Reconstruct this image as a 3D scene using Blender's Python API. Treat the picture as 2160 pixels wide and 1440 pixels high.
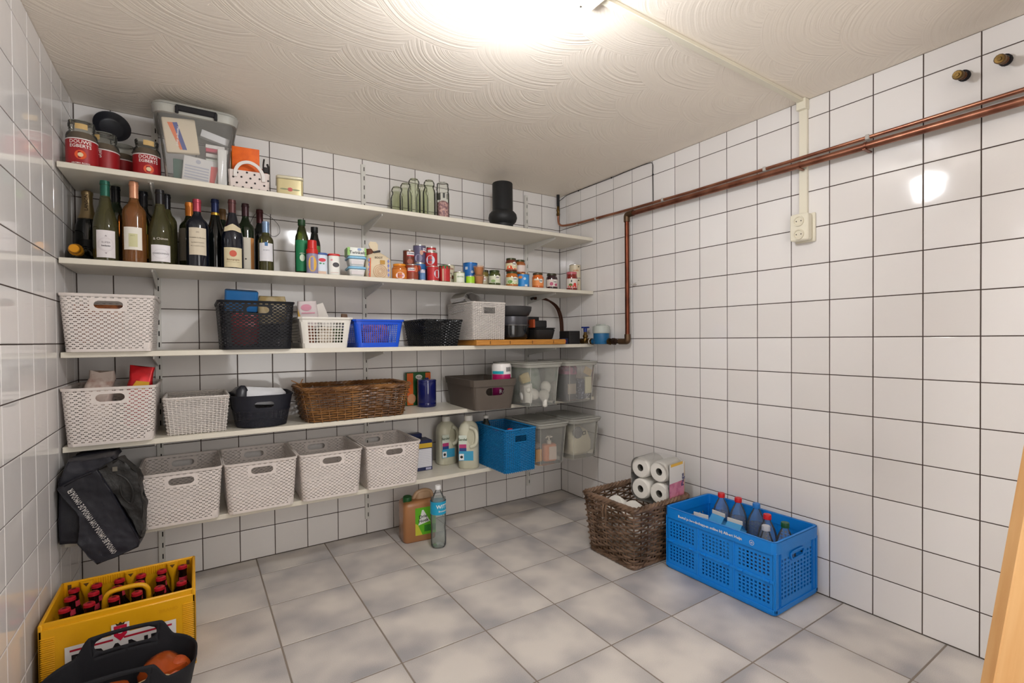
import bpy, math, random
from mathutils import Vector, Matrix
random.seed(7)
S=bpy.context.scene
for o in list(bpy.data.objects): bpy.data.objects.remove(o)
C=S.collection
PI=math.pi
# ---------------------------------------------------------------- camera
FPX=1029.52; CX,CY=1090.82,728.73
cam=bpy.data.cameras.new('camera'); co=bpy.data.objects.new('camera',cam); C.objects.link(co)
yaw,pit,rol=(0.58491,-0.01302,-0.00847)
fw=Vector((math.cos(pit)*math.sin(yaw),math.cos(pit)*math.cos(yaw),math.sin(pit)))
r0=Vector((math.cos(yaw),-math.sin(yaw),0)); u0=r0.cross(fw)
rt=math.cos(rol)*r0+math.sin(rol)*u0; up=-math.sin(rol)*r0+math.cos(rol)*u0
co.matrix_world=Matrix(((rt.x,up.x,-fw.x,-2.16350),(rt.y,up.y,-fw.y,-2.71232),(rt.z,up.z,-fw.z,1.07097),(0,0,0,1)))
cam.sensor_width=36; cam.lens=FPX/2160*36; cam.shift_x=-(CX-1080)/2160; cam.shift_y=(CY-720)/2160
cam.clip_start=.02; cam.clip_end=50
S.camera=co
# ---------------------------------------------------------------- world, exposure, added fill light behind the camera
w=bpy.data.worlds.new('world'); S.world=w; w.use_nodes=True
w.node_tree.nodes['Background'].inputs[0].default_value=(1,.97,.93,1); w.node_tree.nodes['Background'].inputs[1].default_value=.3
S.view_settings.view_transform='Standard'; S.view_settings.look='None'; S.view_settings.gamma=1
S.view_settings.use_curve_mapping=False
S.view_settings.exposure=1.62
S.cycles.transparent_max_bounces=40; S.cycles.max_bounces=12; S.cycles.caustics_reflective=False
LAMP=52.0
la=bpy.data.lights.new('added_fill_light','AREA'); la.shape='RECTANGLE'; la.size=.8; la.size_y=1.7; la.energy=5.5; la.color=(1,.98,.96)
lo=bpy.data.objects.new('added_fill_light',la); C.objects.link(lo); lo.location=(-1.45,-3.22,1.1); lo.rotation_euler=(PI/2,0,0)
# ---------------------------------------------------------------- materials
def hx(h):
    h=h.lstrip('#'); c=[int(h[i:i+2],16)/255 for i in (0,2,4)]
    return tuple(x/12.92 if x<=.04045 else ((x+.055)/1.055)**2.4 for x in c)+(1,)
MC={}
def mat(name,col='#ffffff',rough=.5,metal=0,spec=.5,trans=0,ior=1.45,bump=None,var=None,coat=0):
    key=(name,col,rough,metal,trans)
    if key in MC: return MC[key]
    m=bpy.data.materials.new(name); m.use_nodes=True; nt=m.node_tree; b=nt.nodes['Principled BSDF']
    b.inputs['Base Color'].default_value=hx(col); b.inputs['Roughness'].default_value=rough; b.inputs['Metallic'].default_value=metal
    b.inputs['Specular IOR Level'].default_value=spec; b.inputs['IOR'].default_value=ior; b.inputs['Transmission Weight'].default_value=trans
    b.inputs['Coat Weight'].default_value=coat
    N=nt.nodes.new; L=nt.links.new
    if bump or var:
        tc=N('ShaderNodeTexCoord')
    if bump:   # (scale, strength, distance)
        no=N('ShaderNodeTexNoise'); no.inputs['Scale'].default_value=bump[0]; no.inputs['Detail'].default_value=3
        bp=N('ShaderNodeBump'); bp.inputs['Strength'].default_value=bump[1]; bp.inputs['Distance'].default_value=bump[2]
        L(tc.outputs['Object'],no.inputs['Vector']); L(no.outputs['Fac'],bp.inputs['Height']); L(bp.outputs['Normal'],b.inputs['Normal'])
    if var:    # (scale, other colour, lo, hi)
        n2=N('ShaderNodeTexNoise'); n2.inputs['Scale'].default_value=var[0]; n2.inputs['Detail'].default_value=4
        mp=N('ShaderNodeMapRange'); mp.inputs[1].default_value=var[2]; mp.inputs[2].default_value=var[3]
        mx=N('ShaderNodeMix'); mx.data_type='RGBA'; mx.inputs[6].default_value=hx(col); mx.inputs[7].default_value=hx(var[1])
        L(tc.outputs['Object'],n2.inputs['Vector']); L(n2.outputs['Fac'],mp.inputs[0]); L(mp.outputs[0],mx.inputs[0]); L(mx.outputs[2],b.inputs['Base Color'])
    MC[key]=m; return m
def glassy(name,tint='#ffffff',dif=.1,rough=.05,fres=1.45,dcol=None):
    key=(name,tint,dif)
    if key in MC: return MC[key]
    m=bpy.data.materials.new(name); m.use_nodes=True; nt=m.node_tree; nt.nodes.clear(); N=nt.nodes.new; L=nt.links.new
    out=N('ShaderNodeOutputMaterial'); t=N('ShaderNodeBsdfTransparent'); t.inputs[0].default_value=hx(tint)
    d=N('ShaderNodeBsdfDiffuse'); d.inputs[0].default_value=hx(dcol or tint); g=N('ShaderNodeBsdfGlossy'); g.inputs['Roughness'].default_value=rough
    m1=N('ShaderNodeMixShader'); m1.inputs[0].default_value=dif; L(t.outputs[0],m1.inputs[1]); L(d.outputs[0],m1.inputs[2])
    f=N('ShaderNodeFresnel'); f.inputs[0].default_value=fres; m2=N('ShaderNodeMixShader')
    L(f.outputs[0],m2.inputs[0]); L(m1.outputs[0],m2.inputs[1]); L(g.outputs[0],m2.inputs[2]); L(m2.outputs[0],out.inputs[0])
    MC[key]=m; return m
def emis(name,col,s):
    m=bpy.data.materials.new(name); m.use_nodes=True; nt=m.node_tree; b=nt.nodes['Principled BSDF']
    b.inputs['Base Color'].default_value=hx('#ffffff'); b.inputs['Emission Color'].default_value=hx(col); b.inputs['Emission Strength'].default_value=s
    return m
# ---------------------------------------------------------------- geometry helpers.  geo = (verts, faces, material index)
def lathe(prof,n=24,mi=0,c=(0,0,0)):
    v=[];f=[]
    for r,z in prof:
        for k in range(n):
            a=2*PI*k/n; v.append((c[0]+r*math.sin(a),c[1]-r*math.cos(a),c[2]+z))
    for i in range(len(prof)-1):
        for k in range(n):
            k2=(k+1)%n; f.append((i*n+k,i*n+k2,(i+1)*n+k2,(i+1)*n+k))
    return (v,f,mi)
def rr(wd,dp,r,n=4):
    # outline starting at front (-y) centre, counter-clockwise seen from above
    r=min(r,wd/2-1e-5,dp/2-1e-5); p=[(0,-dp/2)]
    for cx,cy,a0 in ((wd/2-r,-dp/2+r,-PI/2),(wd/2-r,dp/2-r,0),(-wd/2+r,dp/2-r,PI/2),(-wd/2+r,-dp/2+r,PI)):
        for k in range(n+1):
            a=a0+PI/2*k/n; p.append((cx+r*math.cos(a),cy+r*math.sin(a)))
    return p
def loft(rings,mi=0,cap=(True,True),closed=True):
    v=[];f=[];n=len(rings[0])
    for R in rings: v+=list(R)
    for i in range(len(rings)-1):
        for k in range(n if closed else n-1):
            k2=(k+1)%n; f.append((i*n+k,i*n+k2,(i+1)*n+k2,(i+1)*n+k))
    if cap[0]: f.append(tuple(range(n-1,-1,-1)))
    if cap[1]: f.append(tuple(range((len(rings)-1)*n,len(rings)*n)))
    return (v,f,mi)
def rbox(wd,dp,h,r=.004,ch=.002,mi=0,c=(0,0,0),top=None,n=3,cap=(True,True)):
    """rounded box standing on z=c.z; top=(w,d) for a taper"""
    tw,td=top or (wd,dp)
    def ring(a,b,z,ins):
        return [(c[0]+x,c[1]+y,c[2]+z) for x,y in rr(a-2*ins,b-2*ins,max(r-ins,.0004),n)]
    R=[ring(wd,dp,0,ch),ring(wd,dp,ch,0)]
    R+=[ring(tw,td,h-ch,0),ring(tw,td,h,ch)]
    return loft(R,mi,cap)
def bx(x0,y0,z0,x1,y1,z1,mi=0,b=.0012):
    return rbox(abs(x1-x0),abs(y1-y0),abs(z1-z0),max(b,.0005),b,mi,((x0+x1)/2,(y0+y1)/2,min(z0,z1)),n=1)
def tube(pts,r,n=8,mi=0,closed=False,cap=True,rad=None):
    P=[Vector(p) for p in pts]; m=len(P); v=[];f=[]
    nrm=None
    for i in range(m):
        if closed: t=(P[(i+1)%m]-P[i-1])
        else: t=P[min(i+1,m-1)]-P[max(i-1,0)]
        if t.length<1e-9: t=Vector((0,0,1))
        t.normalize()
        if nrm is None:
            nrm=t.orthogonal().normalized()
        nrm=(nrm-t*nrm.dot(t))
        if nrm.length<1e-6: nrm=t.orthogonal()
        nrm.normalize(); bn=t.cross(nrm); rr_=rad[i] if rad else r
        for k in range(n):
            a=2*PI*k/n; q=P[i]+nrm*math.cos(a)*rr_+bn*math.sin(a)*rr_; v.append(tuple(q))
    for i in range(m if closed else m-1):
        i2=(i+1)%m
        for k in range(n):
            k2=(k+1)%n; f.append((i*n+k,i*n+k2,i2*n+k2,i2*n+k))
    if cap and not closed: f.append(tuple(range(n-1,-1,-1))); f.append(tuple(range((m-1)*n,m*n)))
    return (v,f,mi)
def curve(pts,sub=6):
    P=[Vector(p) for p in pts]; out=[]
    for i in range(len(P)-1):
        a=P[max(i-1,0)];b=P[i];c=P[i+1];d=P[min(i+2,len(P)-1)]
        for k in range(sub):
            t=k/sub; out.append(.5*((2*b)+(c-a)*t+(2*a-5*b+4*c-d)*t*t+(3*b-a-3*c+d)*t**3))
    out.append(P[-1]); return out
def quad(x0,z0,x1,z1,y,mi=0,nx=1):
    v=[];f=[]
    for i in range(nx+1):
        x=x0+(x1-x0)*i/nx; v+=[(x,y,z0),(x,y,z1)]
    for i in range(nx): f.append((2*i,2*i+2,2*i+3,2*i+1))
    return (v,f,mi)
def patch(r,z0,z1,a0,a1,n=14,mi=0,r1=None):
    """label wrapped on a cylinder, angles in degrees, 0 faces -y"""
    v=[];f=[]
    for i in range(n+1):
        a=math.radians(a0+(a1-a0)*i/n); v+=[(r*math.sin(a),-r*math.cos(a),z0),((r1 or r)*math.sin(a),-(r1 or r)*math.cos(a),z1)]
    for i in range(n): f.append((2*i,2*i+2,2*i+3,2*i+1))
    return (v,f,mi)
def disc(cx,cz,r,y,mi=0,n=18,sx=1):
    v=[(cx+r*sx*math.cos(2*PI*k/n),y,cz+r*math.sin(2*PI*k/n)) for k in range(n)]
    return (v,[tuple(range(n))],mi)
def wrap(g,r,z=0,a0=0):
    """bend a flat geo in the xz plane (y = lift) round a cylinder of radius r"""
    v=[]
    for x,y,zz in g[0]:
        a=x/r+math.radians(a0); q=r-y; v.append((q*math.sin(a),-q*math.cos(a),zz+z))
    return (v,g[1],g[2])
TXT={}
def text(s,size,mi=0,lift=-.0006,cx=0,cz=0,bold=0.0,sx=1.0,rot=0):
    """flat lettering in the xz plane, facing -y"""
    key=(s,bold)
    if key not in TXT:
        cu=bpy.data.curves.new('t','FONT'); cu.body=s; cu.size=1; cu.align_x='CENTER'; cu.align_y='CENTER'; cu.offset=bold; cu.resolution_u=1 if len(s)>14 else 2
        ob=bpy.data.objects.new('t',cu); C.objects.link(ob); bpy.context.view_layer.update()
        me=bpy.data.meshes.new_from_object(ob)
        TXT[key]=([tuple(v.co) for v in me.vertices],[tuple(p.vertices) for p in me.polygons])
        bpy.data.objects.remove(ob); bpy.data.curves.remove(cu); bpy.data.meshes.remove(me)
    v,f=TXT[key]; c,s_=math.cos(rot),math.sin(rot)
    return ([(cx+(x*sx*c-y*s_)*size,lift,cz+(x*sx*s_+y*c)*size) for x,y,_ in v],f,mi)
def tf(g,M):
    return ([tuple(M@Vector(p)) for p in g[0]],g[1],g[2])
def T3(x=0,y=0,z=0,rx=0,ry=0,rz=0,s=1):
    return Matrix.Translation((x,y,z))@Matrix.Rotation(rz,4,'Z')@Matrix.Rotation(ry,4,'Y')@Matrix.Rotation(rx,4,'X')@Matrix.Scale(s,4)
def jitter(g,a,seed=0,fr=18):
    from mathutils import noise
    v=[]
    for p in g[0]:
        q=Vector(p); d=noise.noise_vector(q*fr+Vector((seed*3.1,seed,0))); v.append(tuple(q+d*a))
    return (v,g[1],g[2])
def mkmesh(name,geos,mats,smooth=True,ang=40):
    if isinstance(geos,tuple): geos=[geos]
    if not isinstance(mats,(list,tuple)): mats=[mats]
    V=[];F=[];MI=[]
    for v,f,mi in geos:
        o=len(V); V+=v
        for q in f: F.append(tuple(o+i for i in q)); MI.append(mi)
    me=bpy.data.meshes.new(name); me.from_pydata(V,[],F)
    for m in mats: me.materials.append(m)
    me.polygons.foreach_set('material_index',MI)
    if smooth:
        me.polygons.foreach_set('use_smooth',[True]*len(F))
        try: me.set_sharp_from_angle(angle=math.radians(ang))
        except Exception: pass
    me.update(); return me
def part(name,geos,mats,parent,smooth=True,ang=40,kind=None,label=None,mesh=None):
    me=mesh or mkmesh(name,geos,mats,smooth,ang)
    o=bpy.data.objects.new(name,me); C.objects.link(o); o.parent=parent
    if kind: o['kind']=kind
    if label: o['label']=label
    return o
def thing(name,label,cat,loc=(0,0,0),rz=0,group=None,rot=None):
    o=bpy.data.objects.new(name,None); o.empty_display_size=.02; C.objects.link(o); o.location=loc; o.rotation_euler=rot or (0,0,rz)
    o['label']=label; o['category']=cat
    if group: o['group']=group
    return o
def solo(name,label,cat,geos,mats,loc=(0,0,0),rz=0,group=None,smooth=True,ang=40,rot=None):
    o=part(name,geos,mats,None,smooth,ang); o.location=loc; o.rotation_euler=rot or (0,0,rz); o['label']=label; o['category']=cat
    if group: o['group']=group
    return o
def struct(name,geos,mats,parent=None,smooth=False):
    o=part(name,geos,mats,parent,smooth); 
    if parent is None: o['kind']='structure'
    return o
def dup(root,loc,label,rz=None,group=None):
    def cp(o,p):
        c=o.copy(); C.objects.link(c); c.parent=p
        for ch in list(o.children): cp(ch,c)
        return c
    r=cp(root,None); r.location=loc; r['label']=label
    if rz is not None: r.rotation_euler=(0,0,rz)
    if group: r['group']=group
    return r
# ---------------------------------------------------------------- room constants (metres)
WX=-2.568; CEIL=2.067; YF=-3.30; TP=.153; Z0=.1504
S1,S2,S3,S4,S5=1.722,1.379,1.038,.696,.354
# ---------------------------------------------------------------- setting materials
def tile_mat():
    m=bpy.data.materials.new('white_glazed_tile'); m.use_nodes=True; nt=m.node_tree; b=nt.nodes['Principled BSDF']; N=nt.nodes.new; L=nt.links.new
    b.inputs['Roughness'].default_value=.07; b.inputs['Specular IOR Level'].default_value=.55
    oi=N('ShaderNodeObjectInfo'); mx=N('ShaderNodeMix'); mx.data_type='RGBA'; mx.inputs[6].default_value=hx('#e6e2df'); mx.inputs[7].default_value=hx('#eeebe9')
    L(oi.outputs['Random'],mx.inputs[0]); L(mx.outputs[2],b.inputs['Base Color'])
    tc=N('ShaderNodeTexCoord'); ad=N('ShaderNodeVectorMath'); ad.operation='ADD'; no=N('ShaderNodeTexNoise'); no.inputs['Scale'].default_value=16; no.inputs['Detail'].default_value=1
    L(tc.outputs['Object'],ad.inputs[0]); L(oi.outputs['Location'],ad.inputs[1]); L(ad.outputs[0],no.inputs['Vector'])
    bp=N('ShaderNodeBump'); bp.inputs['Strength'].default_value=.25; bp.inputs['Distance'].default_value=.0012
    L(no.outputs['Fac'],bp.inputs['Height']); L(bp.outputs['Normal'],b.inputs['Normal']); return m
TILE=tile_mat()
GROUT=mat('dark_brown_grout','#453630',.9,bump=(300,.3,.001))
def floor_mat():
    m=bpy.data.materials.new('mottled_grey_floor_tile'); m.use_nodes=True; nt=m.node_tree; b=nt.nodes['Principled BSDF']; N=nt.nodes.new; L=nt.links.new
    b.inputs['Roughness'].default_value=.42; b.inputs['Specular IOR Level'].default_value=.35
    oi=N('ShaderNodeObjectInfo'); tc=N('ShaderNodeTexCoord')
    sc=N('ShaderNodeVectorMath'); sc.operation='MULTIPLY_ADD'; sc.inputs[1].default_value=(37,91,53)
    cb=N('ShaderNodeCombineXYZ')
    for k in range(3): L(oi.outputs['Random'],cb.inputs[k])
    L(cb.outputs[0],sc.inputs[0]); L(tc.outputs['Object'],sc.inputs[2])
    n1=N('ShaderNodeTexNoise'); n1.inputs['Scale'].default_value=5.2; n1.inputs['Detail'].default_value=2; n1.inputs['Roughness'].default_value=.45
    n2=N('ShaderNodeTexNoise'); n2.inputs['Scale'].default_value=420; n2.inputs['Detail'].default_value=2
    L(sc.outputs[0],n1.inputs['Vector']); L(tc.outputs['Object'],n2.inputs['Vector'])
    sp=N('ShaderNodeSeparateXYZ'); L(tc.outputs['Object'],sp.inputs[0])
    def mth(op,a=None,b_=None,v0=0,v1=0):
        q=N('ShaderNodeMath'); q.operation=op; q.inputs[0].default_value=v0; q.inputs[1].default_value=v1
        if a is not None: L(a,q.inputs[0])
        if b_ is not None: L(b_,q.inputs[1])
        return q.outputs[0]
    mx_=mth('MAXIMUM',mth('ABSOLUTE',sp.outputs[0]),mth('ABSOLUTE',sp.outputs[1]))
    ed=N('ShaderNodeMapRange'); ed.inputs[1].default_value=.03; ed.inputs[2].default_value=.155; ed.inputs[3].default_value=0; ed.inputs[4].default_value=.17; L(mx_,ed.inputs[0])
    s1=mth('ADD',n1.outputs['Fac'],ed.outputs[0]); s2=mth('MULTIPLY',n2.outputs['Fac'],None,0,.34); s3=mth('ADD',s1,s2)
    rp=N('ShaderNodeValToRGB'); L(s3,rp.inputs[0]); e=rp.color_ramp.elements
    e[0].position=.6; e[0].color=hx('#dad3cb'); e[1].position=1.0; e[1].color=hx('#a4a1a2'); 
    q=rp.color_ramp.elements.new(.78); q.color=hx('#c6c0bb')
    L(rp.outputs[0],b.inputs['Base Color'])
    bp=N('ShaderNodeBump'); bp.inputs['Strength'].default_value=.12; bp.inputs['Distance'].default_value=.0006; L(n2.outputs['Fac'],bp.inputs['Height']); L(bp.outputs['Normal'],b.inputs['Normal'])
    return m
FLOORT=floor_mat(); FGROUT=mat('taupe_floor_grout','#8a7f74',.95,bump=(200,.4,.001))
def ceiling_mat():
    m=bpy.data.materials.new('combed_swirl_plaster'); m.use_nodes=True; nt=m.node_tree; b=nt.nodes['Principled BSDF']; N=nt.nodes.new; L=nt.links.new
    b.inputs['Base Color'].default_value=hx('#f0e6d8'); b.inputs['Roughness'].default_value=.5
    def mth(op,a=0,b_=0,c_=0):
        q=N('ShaderNodeMath'); q.operation=op
        for i,x in enumerate((a,b_,c_)):
            if isinstance(x,(int,float)): q.inputs[i].default_value=x
            else: L(x,q.inputs[i])
        return q.outputs[0]
    tc=N('ShaderNodeTexCoord'); wn=N('ShaderNodeTexNoise'); wn.inputs['Scale'].default_value=1.6; wn.inputs['Detail'].default_value=2
    L(tc.outputs['Object'],wn.inputs['Vector'])
    wv=N('ShaderNodeVectorMath'); wv.operation='MULTIPLY_ADD'; wv.inputs[1].default_value=(.10,.10,0); L(wn.outputs['Color'],wv.inputs[0]); L(tc.outputs['Object'],wv.inputs[2])
    rt_=N('ShaderNodeVectorRotate'); rt_.rotation_type='Z_AXIS'; rt_.inputs['Angle'].default_value=-.28; L(wv.outputs[0],rt_.inputs['Vector'])
    sp=N('ShaderNodeSeparateXYZ'); L(rt_.outputs[0],sp.inputs[0])
    PU,PV=.38,.21
    U=mth('DIVIDE',sp.outputs[0],PU); V=mth('DIVIDE',sp.outputs[1],PV)
    fv=mth('FLOOR',V)
    res=None; R=1.75*PV
    best_h=None
    for j in (1,0,-1,-2)[::-1]:
        pass
    # rows nearer the lens lie on top: test the row with the smallest index first
    val=None
    for j in (1,0,-1):           # built from the bottom layer up
        row=mth('ADD',fv,j)
        off=mth('MULTIPLY',mth('MODULO',mth('ABSOLUTE',row),2.0),.5)
        jx=mth('MULTIPLY',mth('SUBTRACT',mth('FRACT',mth('MULTIPLY',mth('SINE',mth('MULTIPLY',row,12.9898)),43.17)),.5),.3)
        o2=mth('ADD',off,jx)
        cu=mth('ADD',mth('ROUND',mth('SUBTRACT',U,o2)),o2)
        jr=mth('FRACT',mth('MULTIPLY',mth('SINE',mth('ADD',mth('MULTIPLY',cu,7.31),mth('MULTIPLY',row,3.7))),91.7))
        du=mth('MULTIPLY',mth('SUBTRACT',U,cu),PU*1.02); dv=mth('MULTIPLY',mth('SUBTRACT',V,mth('ADD',row,mth('MULTIPLY',jr,.25))),PV)
        d=mth('SQRT',mth('ADD',mth('MULTIPLY',du,du),mth('MULTIPLY',dv,dv)))
        nz=N('ShaderNodeTexNoise'); nz.noise_dimensions='1D'; nz.inputs['Scale'].default_value=85; nz.inputs['Detail'].default_value=2; nz.inputs['Roughness'].default_value=.6
        L(mth('ADD',d,mth('MULTIPLY',jr,13.0)),nz.inputs['W'])
        h=nz.outputs['Fac']
        if val is None: val=h
        else:
            ins=mth('LESS_THAN',d,R*.9)
            mxx=N('ShaderNodeMix'); L(ins,mxx.inputs[0]); L(val,mxx.inputs[2]); L(h,mxx.inputs[3]); val=mxx.outputs[0]
    g=N('ShaderNodeTexNoise'); g.inputs['Scale'].default_value=260; g.inputs['Detail'].default_value=2; L(tc.outputs['Object'],g.inputs['Vector'])
    fade=N('ShaderNodeTexNoise'); fade.inputs['Scale'].default_value=2.6; L(tc.outputs['Object'],fade.inputs['Vector'])
    fr=N('ShaderNodeMapRange'); fr.inputs[1].default_value=.38; fr.inputs[2].default_value=.62; fr.inputs[3].default_value=.35; fr.inputs[4].default_value=1; L(fade.outputs['Fac'],fr.inputs[0])
    hh=mth('ADD',mth('MULTIPLY',val,fr.outputs[0]),mth('MULTIPLY',g.outputs['Fac'],.07))
    bp=N('ShaderNodeBump'); bp.inputs['Strength'].default_value=1.0; bp.inputs['Distance'].default_value=.0028
    L(hh,bp.inputs['Height']); L(bp.outputs['Normal'],b.inputs['Normal']); return m
# ---------------------------------------------------------------- floor
o=struct('floor',bx(WX-.1,YF-.1,-.06,.1,.1,-.0015,b=.0006),FGROUT)
FX=[-2.568,-2.562+.0+.0,-2.242,-1.922,-1.602,-1.282,-.962,-.642,-.32,0.0]
FX=[WX,-2.242,-1.922,-1.602,-1.282,-.962,-.642,-.312,0.0]
FY=[0,-.198,-.516,-.836,-1.156,-1.478,-1.806,-2.13,-2.45,-2.77,-3.09,YF]
def tile_geo(wd,h,t=.006,b=.0014,gap=.0035,drop=.0006):
    a,c=wd/2-gap/2,h/2-gap/2
    R=[[(-x,-y,z) if 0 else (sx*x,sy*y,z) for sx,sy in ((-1,-1),(1,-1),(1,1),(-1,1))] for x,y,z in ((a,c,-t),(a,c,-b),(a-b*.35,c-b*.35,-b*.3),(a-b*1.3,c-b*1.3,0))]
    return loft(R,0,(False,True))
ft={}
for i in range(len(FX)-1):
    for j in range(len(FY)-1):
        wd=round(FX[i+1]-FX[i],3); h=round(FY[j]-FY[j+1],3)
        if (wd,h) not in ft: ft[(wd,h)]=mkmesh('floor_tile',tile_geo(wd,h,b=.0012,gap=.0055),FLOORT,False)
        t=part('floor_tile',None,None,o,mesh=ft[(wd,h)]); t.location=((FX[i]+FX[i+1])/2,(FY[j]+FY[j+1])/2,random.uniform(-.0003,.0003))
# ---------------------------------------------------------------- ceiling
struct('ceiling',bx(WX-.1,YF-.1,CEIL,.1,.1,CEIL+.06,b=.0006),ceiling_mat())
# ---------------------------------------------------------------- walls: grout bed + every tile a part
rows=[(0,Z0)]+[(Z0+j*TP,Z0+(j+1)*TP) for j in range(12)]+[(Z0+12*TP,CEIL)]
tm={}
def wtile(wd,h):
    k=(round(wd,3),round(h,3))
    if k not in tm: tm[k]=mkmesh('wall_tile',tile_geo(k[0],k[1],b=.0016,gap=.0032),TILE,False)
    return tm[k]
def tiles(parent,cols,place,rot):
    for a0,a1 in cols:
        for z0,z1 in rows:
            t=part('wall_tile',None,None,parent,mesh=wtile(abs(a1-a0),z1-z0))
            t.location=place((a0+a1)/2,(z0+z1)/2)
            t.rotation_euler=(rot[0]+random.gauss(0,.0014),rot[1]+random.gauss(0,.0014),rot[2])
EP=.0
# back wall: face at y=0, looking -y
wb=struct('wall_back',bx(WX-.1,.0022,0,.1,.08,CEIL,b=.0006),GROUT)
xs=[-.0005-k*TP for k in range(17)]+[WX]
tiles(wb,list(zip(xs[1:],xs[:-1])),lambda a,z:(a,0,z),(PI/2,0,0))
wr=struct('wall_right',bx(.0022,YF-.1,0,.08,.0,CEIL,b=.0006),GROUT)
ys=[0,-.0719]+[-.0719-k*TP for k in range(1,21)]
tiles(wr,list(zip(ys[1:],ys[:-1])),lambda a,z:(0,a,z),(PI/2,0,-PI/2))
wl=struct('wall_left',bx(WX-.08,YF-.1,0,WX-.0022,.0,CEIL,b=.0006),GROUT)
ys=[0,-.0725]+[-.0725-k*.1505 for k in range(1,21)]
tiles(wl,list(zip(ys[1:],ys[:-1])),lambda a,z:(WX,a,z),(PI/2,0,PI/2))
# front wall behind the camera, its doorway closed; the added fill light stands before it
PLAIN=mat('white_painted_plaster','#dcd8d2',.7,bump=(60,.1,.001))
struct('wall_front',[bx(WX-.1,YF-.08,0,-1.9,YF,CEIL),bx(-1.0,YF-.08,0,.1,YF,CEIL),bx(-1.9,YF-.08,2.0,-1.0,YF,CEIL),bx(-1.9,YF-.1,0,-1.0,YF-.06,2.0)],PLAIN)
# ---------------------------------------------------------------- ceiling lamp
t=thing('ceiling_lamp','glowing round opal glass globe lamp on the ceiling','lamp',(-1.423,-1.655,CEIL))
g=[(.0,-.187)]+[(.066*math.sin(a)*(1 if a<PI/2 else .98),-.117-.07*math.cos(a)) for a in [k*PI/14 for k in range(1,11)]]+[(.046,-.03)]
o=part('glass_globe',lathe([(r,z) for r,z in g],32),emis('lit_opal_glass','#f9fbff',LAMP),t)
part('shielding_lamp_base',lathe([(.0,-.03),(.045,-.03),(.058,-.076),(.072,-.078),(.073,-.06),(.066,-.02),(.060,-.004),(.060,0),(0,0)],32),mat('white_ceramic','#f2efe8',.25),t)  # unseen collar shaped to keep globe light off the nearby ceiling
CREAM=mat('cream_plastic','#e6e0cd',.4)
t=thing('junction_box','cream square junction box on the ceiling beside the lamp','junction box',(-1.222,-1.655,CEIL))
part('cover',rbox(.105,.105,.03,.008,.003,c=(0,0,-.03)),CREAM,t)
part('screw',lathe([(0,-.032),(.003,-.032),(.003,-.029)],10,c=(.01,.03,0)),mat('screw_steel','#77706a',.4,1),t)
t=thing('cable_duct','cream cable duct crossing the ceiling and running down to the socket','cable duct',(0,0,0))
part('ceiling_section',bx(-1.168,-1.669,CEIL-.014,-.016,-1.645,CEIL-.0003),CREAM,t)
part('wall_section',bx(-.016,-1.675,1.588,-.0006,-1.643,CEIL-.018),CREAM,t)
part('elbow_cover',bx(-.034,-1.678,CEIL-.045,-.0006,-1.64,CEIL-.0004,b=.002),CREAM,t)
# socket
t=thing('power_socket','cream double power socket with two round outlets on the right wall','socket',(0,-1.66,1.53))
part('back_plate',bx(-.010,-.045,-.062,-.0006,.036,.058,b=.003),CREAM,t)
part('socket_housing',tf(rbox(.074,.112,.036,.010,.004),T3(-.0105,.003,0,rz=-PI/2)@T3(rx=PI/2)@T3(z=0)),CREAM,t)
DK=mat('painted_hole_shade','#3a3530',.6)
for zz in (.025,-.03):
    M=T3(-.0465,.003,zz,rz=-PI/2)@T3(rx=PI/2)
    o=part('outlet',[tf(lathe([(.0,.0006),(.016,.0006),(.017,.0045),(.0215,.005),(.022,.0)],24),M)],mat('cream_plastic_outlet','#e0d9c4',.35),t)
    part('pin_hole_shade',[tf(lathe([(0,.0012),(.0024,.0012),(.0024,.0006)],8,c=(sx,0,0)),M) for sx in (-.0095,.0095)]+[tf(bx(-.002,-.0208,.0008,.002,-.017,.0046,b=.0006),M),tf(bx(-.002,.017,.0008,.002,.0208,.0046,b=.0006),M)],DK,o)  # flat dark pieces stand in for the shade inside the holes
# ---------------------------------------------------------------- pipes on the right wall
COP=mat('tarnished_copper','#9a6852',.36,.85,bump=(120,.08,.001),var=(14,'#744636',.35,.7))
COPB=mat('bright_copper','#b07a60',.3,.85,var=(9,'#875443',.4,.7))
BRASS=mat('aged_brass','#7d6237',.45,1,bump=(150,.3,.001),var=(40,'#4a3a22',.35,.7))
CLIP=mat('grey_plastic_clip','#b9b3ab',.5)
t=thing('thin_copper_pipe','thin copper pipe coming down the far corner and running high along the right wall','pipe')
pts=curve([(-.047,-.045,1.93),(-.047,-.046,1.888),(-.047,-.058,1.862),(-.045,-.088,1.847),(-.034,-.15,1.842),(-.026,-.25,1.838)],5)+[Vector(p) for p in [(-.024,-.6,1.828),(-.024,-1.1,1.82),(-.024,-1.6,1.822),(-.024,-2.2,1.825),(-.024,-3.1,1.828)]]
part('pipe_run',tube(pts,.0075,10),COPB,t)
part('wall_sleeve',lathe([(.0105,2.067),(.0105,1.99),(.007,1.988)],14,c=(-.047,-.045,0)),mat('black_pipe_sleeve','#16161a',.5),t,label='black sleeve where the pipe leaves the ceiling')
part('fitting',lathe([(.0075,1.99),(.009,1.985),(.009,1.97),(.012,1.967),(.012,1.955),(.010,1.952),(.0105,1.94),(.0125,1.938),(.0125,1.926),(.0085,1.922)],8,c=(-.047,-.045,0)),BRASS,t,label='brass compression fitting')
for y,zz in ((-.225,1.839),(-.40,1.833),(-.93,1.823),(-1.5,1.8215),(-1.9,1.8235),(-2.6,1.827)):
    part('pipe_clip',[bx(-.034,y-.007,zz-.0095,-.0006,y+.007,zz+.0095,b=.002)],CLIP,t)
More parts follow.
